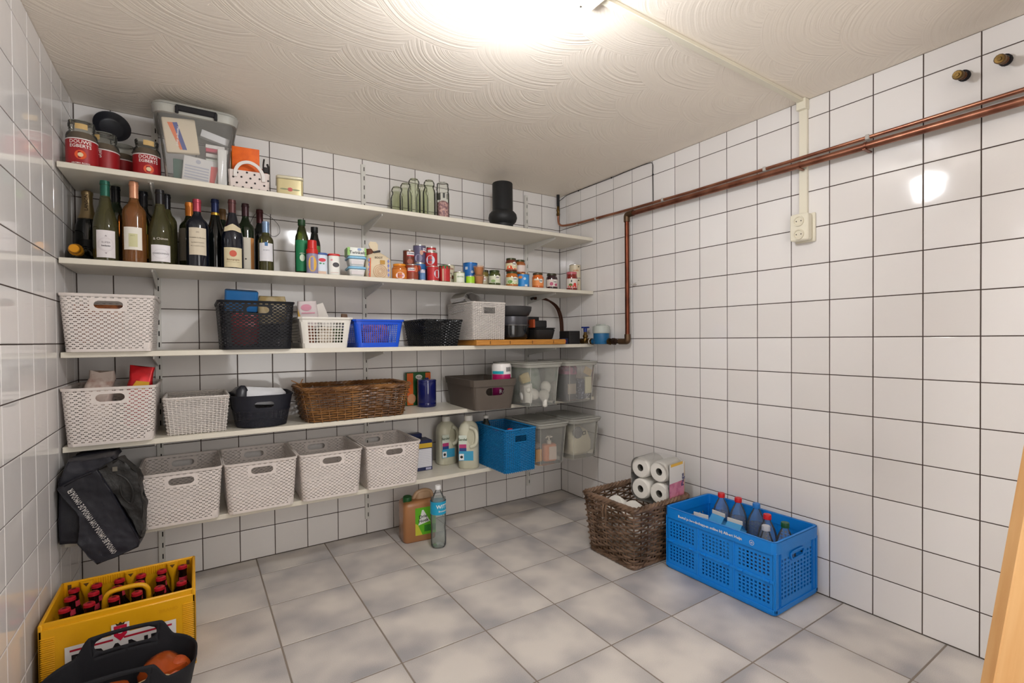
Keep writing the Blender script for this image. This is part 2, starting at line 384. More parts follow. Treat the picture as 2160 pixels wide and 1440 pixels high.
t=thing('thick_copper_pipe','thick copper pipe running below the thin one, then straight down to the water meter','pipe')
z1=1.79
part('horizontal_pipe',tube([(-.042,-.70,1.792),(-.042,-1.6,1.788),(-.042,-2.4,1.785),(-.042,-3.1,1.783)],.014,14),COP,t)
part('vertical_pipe',tube([(-.042,-.682,1.775),(-.042,-.682,1.075)],.0135,14),mat('brown_tarnished_pipe','#7a4634',.38,1,var=(12,'#5d3427',.3,.7)),t)
el=mat('dull_bronze_elbow','#6d5845',.5,1,bump=(90,.2,.001))
part('upper_elbow',[tube(curve([(-.042,-.682,1.752),(-.042,-.682,1.782),(-.042,-.688,1.791),(-.042,-.70,1.793),(-.042,-.733,1.793)],4),.0178,12)],el,t)
part('lower_elbow',[tube(curve([(-.042,-.682,1.095),(-.042,-.682,1.062),(-.042,-.676,1.054),(-.042,-.66,1.053),(-.046,-.62,1.053)],4),.0178,12)],el,t)
part('pipe_nut',[tube([(-.046,-.62,1.053),(-.052,-.575,1.053)],.013,12),tube([(-.052,-.592,1.053),(-.052,-.57,1.053)],.021,6)],mat('dark_bronze_nut','#54433a',.5,1),t)
for y in (-1.66,-1.9,-2.5): part('pipe_bracket',[bx(-.06,y-.006,1.77,-.0006,y+.006,1.775,b=.001),tube([(-.042,y-.004,1.788),(-.042,y+.004,1.788)],.0155,14)],COP,t)
part('pipe_bracket',[tube([(-.03,-.70,1.385),(-.0006,-.715,1.385)],.003,8),tube([(-.03,-.715,1.385),(-.018,-.73,1.393)],.0025,8)],CLIP,t)
# water meter + stop valve
t=thing('water_meter','blue round water meter with a pale grey cap on the right wall','water meter',(-.066,-.487,1.053))
blu=mat('blue_painted_metal','#1a5f8c',.4,bump=(80,.15,.001))
part('meter_body',[lathe([(.0,-.016),(.044,-.016),(.048,-.01),(.049,.05),(.047,.056),(0,.056)],28),tube([(0,.08,0),(0,-.075,0)],.0165,14)],blu,t)
part('meter_cap',lathe([(.050,.05),(.0535,.052),(.0535,.088),(.051,.094),(.046,.095),(.046,.098),(0,.099)],28),mat('pale_grey_green_plastic','#b0b5af',.45),t)
part('cap_hinge',[bx(-.02,-.02,.098,.02,.028,.107,b=.002)],mat('pale_grey_green_plastic2','#b8bcb6',.45),t)
part('seal_ring',[tube([(0,.092,0),(0,.099,0)],.0195,14)],mat('white_washer','#e8e4dc',.5),t,label='white washer ring')
for a,b_ in ((.076,.091),(-.064,-.078)): part('union_nut',tube([(0,a,0),(0,b_,0)],.021,6),BRASS,t)
t=thing('stop_valve','brass stop valve with a dark blue tap handle beside the water meter','valve',(-.062,-.335,1.056))
part('valve_body',[lathe([(0,-.013),(.012,-.014),(.017,-.006),(.018,.006),(.013,.02),(.0165,.026),(.0165,.036),(.011,.042),(.009,.058),(0,.058)],14),tube([(0,.05,0),(0,-.052,0)],.012,12),tube([(0,-.03,0),(0,-.05,0)],.0175,6),tube([(0,.02,0),(0,.045,0)],.0175,6)],BRASS,t)
hb=mat('dark_blue_plastic','#22357d',.35)
part('tap_handle',[lathe([(.0,.058),(.011,.058),(.0125,.075),(.012,.082),(0,.083)],14),bx(-.0075,-.034,.083,.0075,.034,.092,b=.0025),bx(-.03,-.0065,.083,.03,.0065,.092,b=.0025)],hb,t)
# twin dark pipes arching down in the corner
t=thing('arched_pipes','pair of thin brown copper pipes arching down in the corner above the third shelf','pipe')
for k,dx in enumerate((0,.017)):
    part('pipe_run',tube(curve([(-.32+dx*.6,-.12,1.338-dx*.3),(-.26+dx*.7,-.115,1.343-dx*.4),(-.19+dx,-.11,1.33-dx*.4),(-.12+dx,-.105,1.285),(-.083+dx,-.10,1.215),(-.075+dx,-.10,1.13),(-.075+dx,-.10,1.039)],6),.0066,8),mat('dark_brown_pipe','#54362a',.4,.8),t)
part('pipe_tip',tube([(-.335,-.12,1.332),(-.315,-.12,1.338)],.0085,8),mat('blackened_end','#2a2422',.6),t)
# brass stub fittings high on the right wall
for k,(y,zz) in enumerate(((-2.172,1.938),(-2.272,1.942))):
    M=T3(-.0006,y,zz)@Matrix.Rotation(-PI/2-.22,4,'Y')
    t=thing('pipe_stub','brass pipe stub high on the right wall, '+('the one nearer the cable duct' if k==0 else 'the one nearer the right edge'),'pipe fitting',group=None)
    part('collar',[tf(lathe([(.017,.0),(.0175,.006),(.016,.017),(.0115,.019)],14),T3(-.0006,y,zz)@Matrix.Rotation(-PI/2,4,'Y'))],mat('black_foam_collar','#1d1a1f',.9,bump=(90,.6,.002)),t)
    part('coupling',[tf(lathe([(.011,.004),(.0125,.02),(.0125,.028),(.010,.03),(.0105,.045),(.0135,.048),(.0135,.055),(.011,.058)],10),M)],mat('brown_brass','#6d4c35',.5,.9,bump=(120,.5,.001)),t)
    part('end_cap',[tf(lathe([(.011,.055),(.0145,.058),(.0145,.072),(.012,.077),(.006,.0775),(.0055,.081),(0,.081)],12),M)],BRASS,t)
# thin black cable on the ceiling line
W=mat('black_cable','#1c1a18',.6)
solo('wire','thin black wire stapled along the top of the right wall','wire',[tube(curve([(-.03,-.006,2.02),(-.006,-.03,2.045),(-.004,-.09,2.06),(-.004,-.2,2.061),(-.004,-.35,2.061),(-.004,-.52,2.060),(-.004,-.66,2.062),(-.004,-.80,2.061),(-.004,-.842,2.05),(-.004,-.845,1.99),(-.004,-.847,1.84)],5),.0018,6)]+[bx(-.008,y-.004,2.057,-.0005,y+.004,2.064) for y in (-.21,-.52)]+[bx(-.008,-.849,1.984,-.0005,-.841,1.991)],W)
# ---------------------------------------------------------------- shelving
WHT=mat('white_metal','#dcdad4',.35)
def perf_slot(nz,z0,z1,wd):
    g=[]; v=[];f=[]
    H=(z1-z0)/nz
    for i in range(nz):
        a=z0+i*H; b=a+H; c0=a+H*.28; c1=a+H*.72; hw=.0022; ox=.0035
        o=len(v); v+=[(-wd/2,0,a),(wd/2,0,a),(wd/2,0,b),(-wd/2,0,b),(ox-hw,0,c0),(ox+hw,0,c0),(ox+hw,0,c1),(ox-hw,0,c1)]
        f+=[(o,o+1,o+5,o+4),(o+1,o+2,o+6,o+5),(o+2,o+3,o+7,o+6),(o+3,o,o+4,o+7)]
    return (v,f,0)
for k,(x,lb) in enumerate(((-2.296,'left of the three'),(-1.376,'middle of the three'),(-.29,'right of the three'))):
    t=thing('wall_rail','slotted white steel wall rail, '+lb+' holding the shelves','rail',(x,0,0))
    part('rail_channel',[tf(perf_slot(39,.085,2.035,.024),T3(y=-.0125)),bx(-.012,-.0125,.085,-.0108,-.0008,2.035,b=.0004),bx(.0108,-.0125,.085,.012,-.0008,2.035,b=.0004)],WHT,t,smooth=False)
    part('slot_shade_sheet',quad(-.004,.09,.010,2.03,-.002),mat('painted_slot_shade','#2a2724',.9),t,smooth=False)  # dark sheet colours in the shade behind the slots
SHM=mat('cream_white_laminate','#ddd7c8',.34,bump=(400,.05,.0004))
names=['topmost','second','third','fourth','lowest']
for k,zt in enumerate((S1,S2,S3,S4,S5)):
    t=thing('shelf','cream white laminate board, '+names[k]+' shelf from the ceiling' if k else 'cream white laminate board, topmost shelf close under the ceiling','shelf',(0,0,zt))
    part('board',[bx(-2.563,-.35,-.021,-.004,-.0135,0,b=.0015)],SHM,t)
    for x in (-2.296,-1.376,-.29):
        v=[(x-.002,-.0135,-.0215),(x-.002,-.318,-.0215),(x-.002,-.322,-.032),(x-.002,-.0135,-.075)]
        v2=[(a+.004,b,c) for a,b,c in v]
        part('bracket',[(v+v2,[(0,1,2,3),(7,6,5,4),(0,4,5,1),(1,5,6,2),(2,6,7,3),(3,7,4,0)],0),bx(x-.009,-.31,-.0233,x+.009,-.0135,-.0212,b=.0004)],WHT,t,smooth=False)
# pale pine plank leaning by the lens
pine=bpy.data.materials.new('pale_pine'); pine.use_nodes=True; nt=pine.node_tree; b=nt.nodes['Principled BSDF']; N=nt.nodes.new; L=nt.links.new
tc=N('ShaderNodeTexCoord'); mp=N('ShaderNodeMapping'); mp.inputs['Scale'].default_value=(14,14,1.1); no=N('ShaderNodeTexNoise'); no.inputs['Scale'].default_value=2.2; no.inputs['Detail'].default_value=5
rp=N('ShaderNodeValToRGB'); rp.color_ramp.elements[0].position=.3; rp.color_ramp.elements[0].color=hx('#e0b27a'); rp.color_ramp.elements[1].position=.75; rp.color_ramp.elements[1].color=hx('#c98f52')
L(tc.outputs['Object'],mp.inputs[0]); L(mp.outputs[0],no.inputs['Vector']); L(no.outputs['Fac'],rp.inputs[0]); L(rp.outputs[0],b.inputs['Base Color']); b.inputs['Roughness'].default_value=.45
dz=Vector((.163,-.096,1)).normalized(); ex=Vector((.834,-.552,0)); ex=(ex-dz*ex.dot(dz)).normalized(); ny=dz.cross(ex)
o=solo('pine_plank','pale pine plank leaning at the right edge of the photo','plank',bx(.032,-.014,0,.20,.014,1.95,b=.002),pine,smooth=False)
o.matrix_world=Matrix(((ex.x,ny.x,dz.x,-.905),(ex.y,ny.y,dz.y,-2.363),(ex.z,ny.z,dz.z,.012),(0,0,0,1)))
# ================================================================ containers
def outline_at(w0,d0,w1,d1,h,r,n=6):
    """returns f(u,v)->(x,y,z) on a tapered rounded box; u in [0,1) starts at the front centre going to +x"""
    def table(wd,dp):
        p=rr(wd,dp,r,n); p.append(p[0]); L_=[0]
        for a,b_ in zip(p[:-1],p[1:]): L_.append(L_[-1]+math.dist(a,b_))
        return p,[x/L_[-1] for x in L_],L_[-1]
    A_,B_=table(w0,d0),table(w1,d1)
    def at(T_,u):
        p,l,_=T_; u%=1.0
        lo,hi=0,len(l)-1
        while hi-lo>1:
            m=(lo+hi)//2
            if l[m]<=u: lo=m
            else: hi=m
        t=(u-l[lo])/max(l[hi]-l[lo],1e-9); return (p[lo][0]+(p[hi][0]-p[lo][0])*t,p[lo][1]+(p[hi][1]-p[lo][1])*t)
    def f(u,v,off=0):
        a=at(A_,u); b_=at(B_,u); x=a[0]+(b_[0]-a[0])*v; y=a[1]+(b_[1]-a[1])*v
        if off:
            e=.002; a2=at(A_,u+e); b2=at(B_,u+e); a1=at(A_,u-e); b1=at(B_,u-e)
            tx=(a2[0]+(b2[0]-a2[0])*v)-(a1[0]+(b1[0]-a1[0])*v); ty=(a2[1]+(b2[1]-a2[1])*v)-(a1[1]+(b1[1]-a1[1])*v); q=math.hypot(tx,ty) or 1
            x+=ty/q*off; y-=tx/q*off
        return (x,y,h*v)
    f.P=(A_[2]+B_[2])/2; f.w=(w0+w1)/2; f.d=(d0+d1)/2
    return f
def perf_wall(f,h,v0,v1,nu,nv,kind,windows=(),solid=None,hs=.3):
    """wall with real holes. windows: (u centre, v centre, half width u, half height v, 'stadium'/'rect') in cells"""
    v=[];F=[]; wins=[]
    for uc,vc,hw,hh,shape in windows:
        cu=round(uc*nu); cv=round((vc-v0)/(v1-v0)*nv); wins.append((cu,cv,hw,hh,shape))
    def pt(cu,cv): return f(cu/nu, v0+(v1-v0)*cv/nv)
    def inwin(i,j):
        for cu,cv,hw,hh,_ in wins:
            di=(i+.5-cu+nu/2)%nu-nu/2
            if abs(di)<hw and abs(j+.5-cv)<hh: return True
        return False
    for j in range(nv):
        for i in range(nu):
            if inwin(i,j): continue
            o=len(v); v+=[pt(i,j),pt(i+1,j),pt(i+1,j+1),pt(i,j+1)]
            if kind=='none' or (solid and solid(i,j)): F.append((o,o+1,o+2,o+3)); continue
            if kind=='tri':
                sgn=1 if (i+j)%2 else -1; c=.5+.14*sgn; a=hs*.85
                v+=[pt(i+c-sgn*a,j+.5),pt(i+c+sgn*a,j+.5-hs*1.05),pt(i+c+sgn*a,j+.5+hs*1.05)]
                if sgn>0: F+=[(o,o+1,o+5,o+4),(o+1,o+2,o+6,o+5),(o+2,o+3,o+4,o+6),(o+3,o,o+4)]
                else: F+=[(o+1,o+2,o+4),(o+2,o+3,o+6,o+4),(o+3,o,o+5,o+6),(o,o+1,o+4,o+5)]
            else:
                a,b_=(hs,hs) if kind=='square' else (hs*.75,hs*1.15)
                v+=[pt(i+.5-a,j+.5-b_),pt(i+.5+a,j+.5-b_),pt(i+.5+a,j+.5+b_),pt(i+.5-a,j+.5+b_)]
                F+=[(o,o+1,o+5,o+4),(o+1,o+2,o+6,o+5),(o+2,o+3,o+7,o+6),(o+3,o,o+4,o+7)]
    for cu,cv,hw,hh,shape in wins:      # plate round the handle hole
        n=40; o=len(v); out=[];inn=[]; hw=math.ceil(hw-.5); hh=math.ceil(hh-.5)
        for k in range(n):
            a=2*PI*k/n; c_,s_=math.cos(a),math.sin(a); m=max(abs(c_),abs(s_))
            out.append((cu+hw*c_/m,cv+hh*s_/m))
            iw,ih=hw-1.1,hh-1.1
            if shape=='stadium':
                asp=(iw*(h_cell(f,nu)))/(ih*(h*(v1-v0)/nv)); 
                L_=max(0,1-1/asp)
                x=c_/m; y=s_/m
                if abs(x)>L_:
                    ang=math.atan2(s_/m if abs(s_/m)<=1 else 1,(abs(x)-L_)/(1-L_)+1e-9); xx=L_+(1-L_)*math.cos(ang); yy=math.sin(ang)
                    x=math.copysign(xx,x); y=yy
                inn.append((cu+iw*x,cv+ih*y))
            else: inn.append((cu+iw*c_/m,cv+ih*s_/m))
        v+=[pt(*p) for p in out]+[pt(*p) for p in inn]
        for k in range(n):
            k2=(k+1)%n; F.append((o+k,o+k2,o+n+k2,o+n+k))
    return weld(v,F)
def weld(v,F):
    ix={}; nv_=[]; mp_=[]
    for p in v:
        k=(round(p[0],5),round(p[1],5),round(p[2],5))
        if k not in ix: ix[k]=len(nv_); nv_.append(p)
        mp_.append(ix[k])
    G=[]
    for f_ in F:
        q=[mp_[i] for i in f_]; q=[a for i,a in enumerate(q) if a!=q[i-1]]
        if len(set(q))>2: G.append(tuple(q))
    return (nv_,G,0)
def h_cell(f,nu): return f.P/nu
def ringband(f,v0,v1,off0,off1,n=72,mi=0):
    """raised band around the box between heights v0..v1"""
    rings=[[f(k/n,v0,0) for k in range(n)],[f(k/n,v0,off0) for k in range(n)],[f(k/n,v1,off1) for k in range(n)],[f(k/n,v1,-.0015) for k in range(n)],[f(k/n,v0,-.0015) for k in range(n)]]
    return loft(rings,mi,(False,False))
def box_floor(f,v=.01,n=72,mi=0): return ([f(k/n,v) for k in range(n)],[tuple(range(n-1,-1,-1))],mi)
WPL=mat('white_basket_plastic','#dcd3cd',.45); BPL=mat('charcoal_basket_plastic','#0e0f15',.5,spec=.3)
def lattice_meshes(w0,d0,w1,d1,h,m,name='basket'):
    f=outline_at(w0,d0,w1,d1,h,.022)
    nu=int(f.P/.0104)//4*4; nv=26
    lab=lambda i,j: j<3 and nu*.085<i<nu*.12
    g=[perf_wall(f,h,.045,.955,nu,nv,'tri',[(0,.80,5.2,2.6,'stadium'),(.5,.80,5.2,2.6,'stadium')],lab,.33),
       ringband(f,.0,.045,.0006,.0006),box_floor(f,.012)]
    rim=[ringband(f,.955,1.0,.0035,.005)]
    return mkmesh('lattice_wall',g,m,True,30),mkmesh('rim',rim,m,True,30),f
def lattice_basket(name,label,cat,loc,meshes,rz=0,group=None):
    t=thing(name,label,cat,loc,rz,group)
    o=part('perforated_body',None,None,t,mesh=meshes[0])
    part('rim',None,None,t,mesh=meshes[1]); return t
LM=lattice_meshes(.25,.325,.276,.355,.212,WPL)
LB=lattice_meshes(.262,.325,.286,.355,.205,BPL)
YC=-.2045
G5='white perforated plastic baskets on the lowest shelf'
w_lab=['white perforated plastic basket on the lowest shelf, right beside the black bag','white perforated plastic basket on the lowest shelf, second from the black bag','white perforated plastic basket on the lowest shelf, third from the black bag','white perforated plastic basket on the lowest shelf, nearest the white bleach bottles']
for k,x in enumerate((-2.212,-1.929,-1.644,-1.352)):
    lattice_basket('storage_basket',w_lab[k],'basket',(x,YC-.012,S5),LM,group=G5)
lattice_basket('storage_basket','large white perforated plastic basket at the left end of the third shelf','basket',(-2.424,YC,S3),LM)
lattice_basket('storage_basket','large white perforated plastic basket holding a red crisp bag, fourth shelf','basket',(-2.424,YC,S4),LM)
lattice_basket('storage_basket','tall charcoal perforated plastic basket on the third shelf','basket',(-1.935,YC,S3),LB)
# white basket with square holes, blue basket with slits
def grid_basket(name,label,loc,w0,d0,w1,d1,h,m,cell,kind,rz=0,hs=.36):
    f=outline_at(w0,d0,w1,d1,h,.018); nu=int(f.P/cell)//4*4; nv=max(3,int(h*.68/cell))
    g=[perf_wall(f,h,.16,.84,nu,nv,kind,(),lambda i,j:(min(abs((i+.5)/nu-c) for c in (.0,1.0,.5))>f.w/f.P/2-.03 and min(abs((i+.5)/nu-c) for c in (.25,.75))>f.d/f.P/2-.03),hs),
       ringband(f,0,.16,.0002,.0002),ringband(f,.84,.94,.0002,.0002),box_floor(f,.012)]
    t=thing(name,label,'basket',loc,rz); part('grid_body',g,m,t,ang=30); part('rim',ringband(f,.94,1,.007,.007),m,t,ang=30); return t
grid_basket('storage_basket','small white plastic basket with square holes holding packets, third shelf',(-1.655,-.205,S3),.195,.28,.235,.31,.142,mat('cream_white_plastic','#e3dfd6',.4),.0125,'square')
grid_basket('storage_basket','small bright blue plastic basket with slit sides on the third shelf',(-1.405,-.215,S3),.205,.25,.245,.275,.135,mat('bright_blue_plastic','#0a4fd0',.35),.0095,'slot')
# ---------------------------------------------------------------- woven baskets
def weave(f,h,v0,v1,nrow,nst,amp,r,gap=None,jit=0,nseg=5,sub=2,flat=1.0,seed=0):
    rnd=random.Random(seed); v=[];F=[]
    for j in range(nrow):
        vv=v0+(v1-v0)*(j+.5)/nrow; ph=(j%2)
        n=nst*sub; run=[]; runs=[]; closed=True
        for k in range(n+1):
            u=k/n
            blocked=gap and gap(u%1.0,vv)
            if blocked:
                closed=False
                if len(run)>1: runs.append(run)
                run=[]; continue
            off=amp*math.sin(PI*(u*nst)+PI*.5+ph*PI)
            p=f(u%1.0,vv+jit*rnd.uniform(-1,1)/h,off+jit*.4*rnd.uniform(-1,1)); run.append(p)
        if closed: runs=[run[:-1]]
        elif len(run)>1: runs.append(run)
        for R in runs:
            g=tube(R,r*(1+.25*rnd.uniform(-1,1)*(1 if jit else 0)),nseg,0,closed); o=len(v); v+=g[0]; F+=[tuple(i+o for i in q) for q in g[1]]
    return (v,F,0)
def stakes(f,h,v0,v1,nst,r,gap=None):
    gs=[]
    for k in range(nst):
        u=(k+.5)/nst if 0 else k/nst
        segs=[]; cur=[]
        for i in range(7):
            vv=v0+(v1-v0)*i/6
            if gap and gap(u,vv):
                if len(cur)>1: segs.append(cur)
                cur=[]
            else: cur.append(f(u,vv,0))
        if len(cur)>1: segs.append(cur)
        for sg in segs: gs.append(tube(sg,r,4,0))
    v=[];F=[]
    for g in gs:
        o=len(v); v+=g[0]; F+=[tuple(i+o for i in q) for q in g[1]]
    return (v,F,0)
def braid(f,v,r,amp,turns,n=160,strands=3,off=0):
    v_=[];F=[]
    for s in range(strands):
        P=[]
        for k in range(n):
            u=k/n; a=2*PI*(turns*u+s/strands); p=f(u,v,off+amp*math.cos(a)); P.append((p[0],p[1],p[2]+amp*math.sin(a)))
        g=tube(P,r,5,0,True); o=len(v_); v_+=g[0]; F+=[tuple(i+o for i in q) for q in g[1]]
    return (v_,F,0)
def woven(name,label,loc,w0,d0,w1,d1,h,m,rowp,stp,r,amp,rz=0,gap=None,rimr=.004,jit=0,cr=.015,inner=None,seed=1,rimturn=None):
    f=outline_at(w0,d0,w1,d1,h,cr); nst=int(f.P/stp)//2*2; nrow=int(h*.94/rowp)
    if nst*1%2: nst+=1
    t=thing(name,label,'basket',loc,rz)
    part('woven_sides',[weave(f,h,.01,.97,nrow,nst,amp,r,gap,jit,seed=seed),stakes(f,h,0,1,nst,r*.8,gap)],m,t,ang=60,kind='stuff')
    part('woven_base',box_floor(f,.015),m,t)
    part('braided_rim',braid(f,1.0,rimr,rimr*.9,rimturn or int(f.P/.03)),m,t,ang=60)
    return t,f
WP=mat('white_paper_cord','#d6cfc9',.6); 
woven('woven_basket','small white woven cord basket on the fourth shelf',(-2.156,-.185,S4),.195,.26,.222,.29,.148,WP,.0072,.0135,.0029,.0032,cr=.008,rimr=.0032)
gb=lambda u,v:(abs((u+.5)%1-.5)<.037 and .70<v<.88)
woven('woven_basket','tall white woven box basket with a rectangular grip hole, on the wooden board',(-.795,-.215,S3+.032),.20,.30,.207,.31,.205,WP,.0068,.0135,.0027,.0032,gap=gb,cr=.004,rimr=.003)
part('grip_frame',[tube([(-.037,-.157,.142),(.037,-.157,.142),(.037,-.1575,.182),(-.037,-.1575,.182)],.003,6,0,True)],WP,bpy.data.objects['woven_basket.001'])
woven('woven_basket','shiny black woven basket on the third shelf beside the blue one',(-1.06,-.195,S3),.19,.235,.222,.30,.137,mat('glossy_black_cord','#15171a',.22),.0070,.0135,.0029,.0034,cr=.01,rimr=.0035,rz=.0)
BLW=mat('blue_woven_cord','#0f74ae',.5)
gb2=lambda u,v:(abs((u+.5)%1-.5)<.037 and .70<v<.87)
woven('woven_basket','blue woven basket with a rectangular grip hole holding bottles, lowest shelf',(-.70,-.365,S5),.188,.32,.197,.33,.232,BLW,.0068,.013,.0027,.0032,gap=gb2,cr=.005,rimr=.0034,rz=.0)
part('grip_frame',[tube([(-.038,-.166,.163),(.038,-.166,.163),(.038,-.1665,.202),(-.038,-.1665,.202)],.003,6,0,True)],BLW,bpy.data.objects['woven_basket.003'])
RAT=mat('brown_wicker','#8f6438',.32,var=(9,'#5e3c20',.42,.62),bump=(300,.15,.0006))
t,f=woven('wicker_basket','long low brown wicker basket with loose twig ends on the fourth shelf',(-1.505,-.215,S4),.455,.27,.51,.32,.155,RAT,.0108,.036,.0040,.0062,jit=.0005,cr=.05,rimr=.0052,seed=5,rimturn=22)
part('loose_twig',[tube(curve([(-.25,-.10,.155),(-.265,-.12,.18),(-.30,-.14,.20)],4),.0022,5),tube(curve([(-.25,-.11,.15),(-.262,-.14,.185),(-.255,-.15,.205)],4),.0022,5),tube(curve([(-.24,-.12,.15),(-.275,-.15,.172),(-.285,-.14,.173)],4),.0018,5)],RAT,t,kind='stuff')
RAT2=mat('dark_brown_wicker','#7f6653',.42,var=(11,'#57412f',.42,.62),bump=(300,.15,.0006))
t,f=woven('wicker_basket','square dark brown wicker basket on the floor beside the blue crate',(-.32,-.995,.002),.34,.29,.385,.345,.285,RAT2,.0138,.042,.0052,.0078,jit=.0006,cr=.02,rimr=.0082,seed=8,rimturn=18)
part('base_braid',braid(f,.03,.0065,.005,16),RAT2,t)
part('lid_loop',[tube(curve([(-.196,.02,.27),(-.204,.018,.25),(-.203,.02,.225),(-.20,.022,.205)],4),.0055,6),tube(curve([(-.196,.0,.27),(-.204,.0,.25),(-.203,.0,.225),(-.20,0,.205)],4),.0055,6)],RAT2,t,kind='stuff')
# ---------------------------------------------------------------- soft black oval basket on shelf 4
SB=mat('dark_navy_woven_plastic','#191b26',.55)
f=outline_at(.20,.27,.248,.315,.142,.085,8); t=thing('storage_basket','dark oval-cornered plastic basket with a fine mesh lower half, fourth shelf','basket',(-1.913,-.20,S4))
nu=160
part('mesh_body',[perf_wall(f,.142,.02,.52,nu,12,'square',(),None,.24),box_floor(f,.02)],SB,t)
f2=outline_at(.232,.297,.25,.317,.142,.088,8)
part('upper_band',[perf_wall(f,.142,.52,1.0,96,10,'none',[(0,.72,4.6,2.6,'stadium'),(.5,.72,4.6,2.6,'stadium')]),ringband(f,.95,1.0,.003,.003),ringband(f,.50,.55,.002,.002)],SB,t)
# ---------------------------------------------------------------- grey tub
GB=mat('taupe_grey_plastic','#574e46',.55)
f=outline_at(.225,.365,.262,.40,.162,.025); t=thing('storage_box','taupe grey plastic storage box with a thick rim, fourth shelf','box',(-.815,-.285,S4),-.06)
part('box_body',[perf_wall(f,.162,.0,.8,88,12,'none',[(0,.62,5.2,2.6,'stadium')]),box_floor(f,.02)],GB,t,ang=30)
part('rim',ringband(f,.78,1.0,.006,.008),GB,t,ang=30)
# ---------------------------------------------------------------- frosted bins
FRO=glassy('frosted_clear_plastic','#fbfbf8',.19,.18,1.25,dcol='#efeee8'); FRIM=glassy('frosted_rim_plastic','#f0f0ea',.45,.2,1.3,dcol='#e6e5dc')
def samla(label,x,y,z,wd=.235,dp=.36,h=.245,lid=True,loc_group='frosted clear plastic bins in the corner',open_=False):
    f=outline_at(wd-.02,dp-.04,wd+.008,dp,h-.012,.03); t=thing('storage_bin',label,'bin',(x,y,z),0,None)
    part('bin_body',[perf_wall(f,h-.012,0,1,64,8,'none'),box_floor(f,.012)],FRO,t,ang=30)
    part('corner_rib',[tube([f(u,.03,.001),f(u,.93,.001)],.0018,5) for u in (.085,.415,.585,.915)],FRIM,t,kind='stuff')
    part('rim',ringband(f,.93,1.0,.008,.016,96),FRIM,t,ang=30)
    if not open_:
        part('lid',[rbox(wd+.034,dp+.03,.008,.035,.003,c=(0,0,h-.0115),n=5),rbox(wd-.03,dp-.06,.004,.02,.002,c=(0,0,h-.0035),n=4)],FRIM,t)
    return t
samla('frosted plastic bin with light bulbs on the fourth shelf, beside the taupe grey box',-.53,-.345,S4,.228)
samla('frosted plastic bin with boxes and cards on the fourth shelf, against the right wall',-.245,-.335,S4,.225)
samla('frosted plastic bin with an orange soap bottle, beside the blue woven basket',-.468,-.345,S5,.195)
samla('frosted plastic bin with cream cloths on the lowest shelf, against the right wall',-.216,-.335,S5,.215)
# top shelf clear bin
CLR=glassy('clear_plastic','#ffffff',.13,.06,1.25,dcol='#f2f1ec')
f=outline_at(.215,.24,.27,.29,.292,.03); t=thing('storage_bin','clear plastic clip-lid bin full of paper packs on the topmost shelf','bin',(-2.141,-.175,S1))
part('bin_body',[perf_wall(f,.292,0,1,64,8,'none'),box_floor(f,.012)],CLR,t,ang=30)
part('lid',[ringband(f,.9,1.0,.012,.017,96),rbox(.30,.315,.016,.05,.005,c=(0,0,.292),n=6)],FRIM,t)
part('clip_handle',[bx(-.07,-.166,.272,.07,-.155,.296,b=.003),bx(-.072,-.168,.262,-.060,-.155,.29,b=.002),bx(.060,-.168,.262,.072,-.155,.29,b=.002)],mat('black_plastic','#15151a',.4),t,label='black clip on the front of the lid')
# ================================================================ bottles and jars
def aim(x,y,k=.7): # turn a label part of the way towards the open floor in front of the shelves
    return math.atan2(-(-2.0-x),(y+2.4))*0+k*math.atan2(x+2.1,2.4+y)*-1
def bordeaux(h,r): return [(0,.0),(r*.86,0),(r,.004),(r,.60*h),(r*.97,.645*h),(r*.80,.69*h),(r*.55,.725*h),(.0155,.775*h),(.0138,.80*h),(.0138,.955*h),(.0152,.956*h),(.0152,.975*h),(.0138,.977*h),(.0138,h),(0,h)]
def burgundy(h,r): return [(0,.0),(r*.86,0),(r,.004),(r,.42*h),(r*.985,.47*h),(r*.9,.54*h),(r*.72,.62*h),(r*.52,.70*h),(.0168,.78*h),(.0142,.82*h),(.0138,.95*h),(.0155,.952*h),(.0155,.972*h),(.0138,.974*h),(.0138,h),(0,h)]
GL={'dark':lambda:mat('near_black_green_glass','#0c1010',.06,spec=.6,coat=.3),'green':lambda:glassy('green_glass','#6f7a3e',.42,.04,1.5,'#3a4220'),
 'olive':lambda:glassy('olive_white_wine_glass','#a3a06a',.30,.04,1.45,'#6e6a44'),'rose':lambda:glassy('amber_rose_wine_glass','#d8a468',.36,.04,1.45,'#a8703f'),
 'clear':lambda:glassy('clear_glass','#f4f7f2',.07,.03,1.5,'#cfd6c8'),'blue':lambda:mat('blue_black_glass','#10141f',.06,coat=.3),'dgreen':lambda:mat('dark_green_glass','#12200f',.06,coat=.3)}
